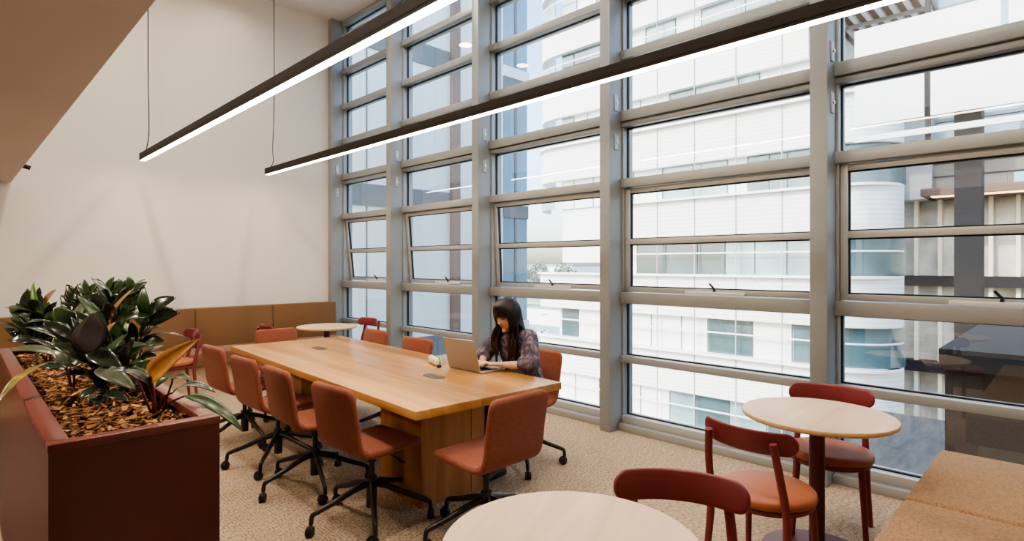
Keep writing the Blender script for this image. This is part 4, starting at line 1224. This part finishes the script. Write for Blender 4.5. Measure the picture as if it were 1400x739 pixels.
gb = thing('grey_building', 'grey and glass building with cream fins and a lit brown soffit, beyond the right bay', 'building', (30, 0, -14))
def g_(nm, x0, x1, y0, y1, z0, z1, mt): bx(nm, (x0-30, y0, z0+14), (x1-30, y1, z1+14), mt, gb)
g_('concrete_wall', 29.6, 40, 4.4, 7.0, 4.3, 18, M['x_concrete'])
g_('wall', 30.4, 40, -20, 4.4, 6.3, 18, M['x_blue'])
g_('lintel', 30.0, 40, -20, 4.4, 4.6, 6.3, M['x_taupe'])
for zz_ in (5.2, 5.75): g_('joint', 29.97, 30.0, -20, 4.4, zz_, zz_+0.05, M['x_dark'])
for yy in range(-6, 3): g_('sign_glass', 29.96, 30.0, yy*1.0, yy*1.0+0.8, 4.75, 5.15, M['x_blue'] if yy < 2 else M['x_taupe'])
g_('soffit', 28.4, 40, -20, 4.6, 4.3, 4.6, M['x_brown'])
g_('shopfront', 31.0, 40, -20, 7.0, -14, 4.3, M['x_shop'])
for yy in range(-12, 8): g_('fin', 30.5, 30.95, yy*0.85-0.07, yy*0.85+0.07, -14, 4.3, M['x_cream'])
for zz_ in (0.55, -3.2): g_('floor_slab', 30.2, 31, -20, 7, zz_, zz_+0.45, M['x_dark'])
for k in range(-6, 5): g_('mullion', 30.3, 30.42, k*1.6-0.05, k*1.6+0.05, 6.3, 18, M['x_slab'])
for zz_ in (7.6, 9.2, 10.8, 12.4): g_('transom', 30.25, 30.42, -20, 4.4, zz_, zz_+0.14, M['x_slab'])
for yy in (3.6, 2.0): g_('soffit_lamp', 28.7, 29.2, yy-0.7, yy+0.7, 4.27, 4.3, M['x_lamp'])
cn = thing('roof_canopy', 'slatted brown canopy roof high outside the right bay, above the rounded building corner', 'canopy', (26, 5.6, 11))
bx('soffit', (-3.5, -1.8, 0.12), (4, 1.7, 0.3), M['x_brown'], cn)
for k in range(8): bx('slat', (-3.4, -1.7+k*0.44, 0.0), (4, -1.7+k*0.44+0.17, 0.12), M['x_white'], cn)
for xx in (-3.5, -0.5, 2.5): bx('beam', (xx, -1.8, -0.12), (xx+0.12, 1.7, 0.0), M['x_concrete'], cn)
for k in range(0): # slanted louvres
    m = MB(); m.box((-1.4-0.0, 6.9-k*0.55, 24.0), (-1.2, 7.1-k*0.55, 29.5), 0, 2, Matrix.Rotation(R(0), 4, 'X')); m.build('louvre', M['x_fin'], gb)
tc_ = thing('terrace_deck', 'dark grey terrace deck below the right bay', 'terrace', (4.6, -8, -14))
bx('deck', (0, 0, 10.2), (18.0, 13.2, 10.5), M['x_deck'], tc_)
bx('support_wall', (0.2, 0.2, 0), (17.7, 13.0, 10.2), M['x_concrete'], tc_)

dp = thing('reflection_backing', 'added dark brown block on the terrace, backing reflections in the lower right panes', 'building', (9, 1.2, -3.5))  # dark block added outside so the room's reflections show in the lower panes
bx('wall', (0, -9, 0), (7, 0, 3.7), M['x_darkbrown'], dp)
bx('roof', (-0.25, -9.2, 3.7), (7.2, 0.03, 3.95), M['x_dark'], dp)
for k in range(4): bx('window', (-0.03, -2.2-k*1.9, 0.5), (0.02, -0.75-k*1.9, 1.9), M['x_dglass'], dp)
bx('handrail', (-0.45, -9, 1.05), (-0.38, 0.0, 1.12), M['x_concrete'], dp)

# far: low buildings and trees between wing and office block
for i, (x, y, w_, d_, h_, l) in enumerate([(52, 45, 9, 16, 10.5, 'low white building far beyond the third bay'), (120, 112, 14, 30, 15.0, 'distant pale building on the skyline')]):
    fbld = thing('low_building', l, 'building', (x, y, -14))
    bx('wall', (0, -d_/2, 0), (w_, d_/2, h_), M['x_white'], fbld)
    bx('roof', (-0.3, -d_/2-0.3, h_), (w_+0.3, d_/2+0.3, h_+0.4), M['x_concrete'], fbld)
    for fl in range(3):
        bx('window_strip', (-0.05, -d_/2+0.6, 2+fl*4), (0.02, d_/2-0.6, 4+fl*4), M['x_mglass'], fbld)
rt = random.Random(9)
for i, (x, y, h_) in enumerate([(96, 86, 14.6), (90, 75, 15.2), (104, 99, 15.6), (100, 91, 16.6), (96, 80, 16.2), (88, 70, 14.2)]):
    t = thing('tree', ['rounded street tree', 'bushy street tree', 'tall hazy tree', 'hazy tree', 'dark hazy tree', 'small street tree'][i] + ' seen beyond the third bay, %s' % ['before the low building', 'beside the low building', 'on the skyline left', 'on the skyline middle', 'on the skyline right', 'lowest in the pane'][i], 'tree', (x, y, -14), 0, 'trees beyond the third bay')
    MB().tube([(0, 0, 0), (0, 0, h_*0.6)], [0.25, 0.14], 8).build('trunk', M['x_trunk'], t, True)
    cr = MB()
    for k in range(420):
        v = Vector((rt.gauss(0, 1), rt.gauss(0, 1), rt.gauss(0, 1))).normalized()*(0.6+0.45*rt.random())
        c = Vector((v.x*2.4, v.y*2.4, h_*0.74 + v.z*h_*0.24))
        u = Vector((rt.gauss(0, 1), rt.gauss(0, 1), rt.gauss(0, 1))).normalized(); q = u.orthogonal().normalized()
        leaf(cr, c - u*0.4, c + u*0.4, 0.5, up=q, n=3)
    cr.build('crown', M['x_tree'], t, recalc=False)

#@@LIGHTING
# ------------------------------------------------------------------ light, world, camera
w = bpy.data.worlds.new('World'); bpy.context.scene.world = w; w.use_nodes = True
nt = w.node_tree; bg = nt.nodes['Background']
sky = nt.nodes.new('ShaderNodeTexSky'); sky.sky_type = 'NISHITA'; sky.sun_disc = False
sky.sun_elevation = R(42); sky.sun_rotation = R(300); sky.air_density = 1.0; sky.dust_density = 2.5; sky.ozone_density = 1.0
nt.links.new(sky.outputs[0], bg.inputs[0]); bg.inputs[1].default_value = 0.9

def sun(name, direction, strength, col, angle=1.0):
    l = bpy.data.lights.new(name, 'SUN'); l.energy = strength; l.color = col; l.angle = R(angle)
    o = bpy.data.objects.new(name, l); link(o); o.rotation_euler = Vector(direction).to_track_quat('-Z', 'Y').to_euler(); return o
sun('sun', (0.80, -0.22, -0.62), 3.5, (1.0, 0.95, 0.87))

dl = None
def downlight(x, y, z, power, col=(1.0, 0.80, 0.60), size=0.35, spread=150, fixture=True):
    l = bpy.data.lights.new('downlight_lamp', 'AREA'); l.shape = 'DISK'; l.size = size; l.energy = power; l.color = col; l.spread = R(spread)
    o = bpy.data.objects.new('downlight_lamp', l); link(o); o.location = (x, y, z-0.03)
    return o
# recessed downlights over the aisle and the tall part of the room
downlight(-1.0, 3.0, LOW, 48)
downlight(-1.0, 5.6, LOW, 36)
for y in (0.8, 3.2, 5.6):
    downlight(1.0, y, CEIL, 31, (1.0, 0.86, 0.72), 0.22)
    downlight(3.4, y, CEIL, 24, (1.0, 0.86, 0.72), 0.22)
for x in (1.2, 2.6): downlight(x, 7.4, CEIL, 9, (1.0, 0.84, 0.68), 0.22)

cam = bpy.data.cameras.new('camera'); co = bpy.data.objects.new('camera', cam); link(co)
co.location = (0, 0, 1.5); co.rotation_euler = (R(90), 0, R(-45))
cam.sensor_width = 36; cam.lens = 36*F/1400; cam.shift_y = -8.5/1400; cam.clip_start = 0.05; cam.clip_end = 400
sc = bpy.context.scene; sc.camera = co
sc.view_settings.view_transform = 'AgX'
sc.view_settings.look = 'AgX - Medium High Contrast'
sc.view_settings.exposure = 0.38
cy = sc.cycles
cy.use_denoising = True
cy.max_bounces = 10; cy.diffuse_bounces = 5; cy.glossy_bounces = 4; cy.transparent_max_bounces = 16; cy.transmission_bounces = 4
cy.sample_clamp_indirect = 6.0; cy.caustics_reflective = False; cy.caustics_refractive = False
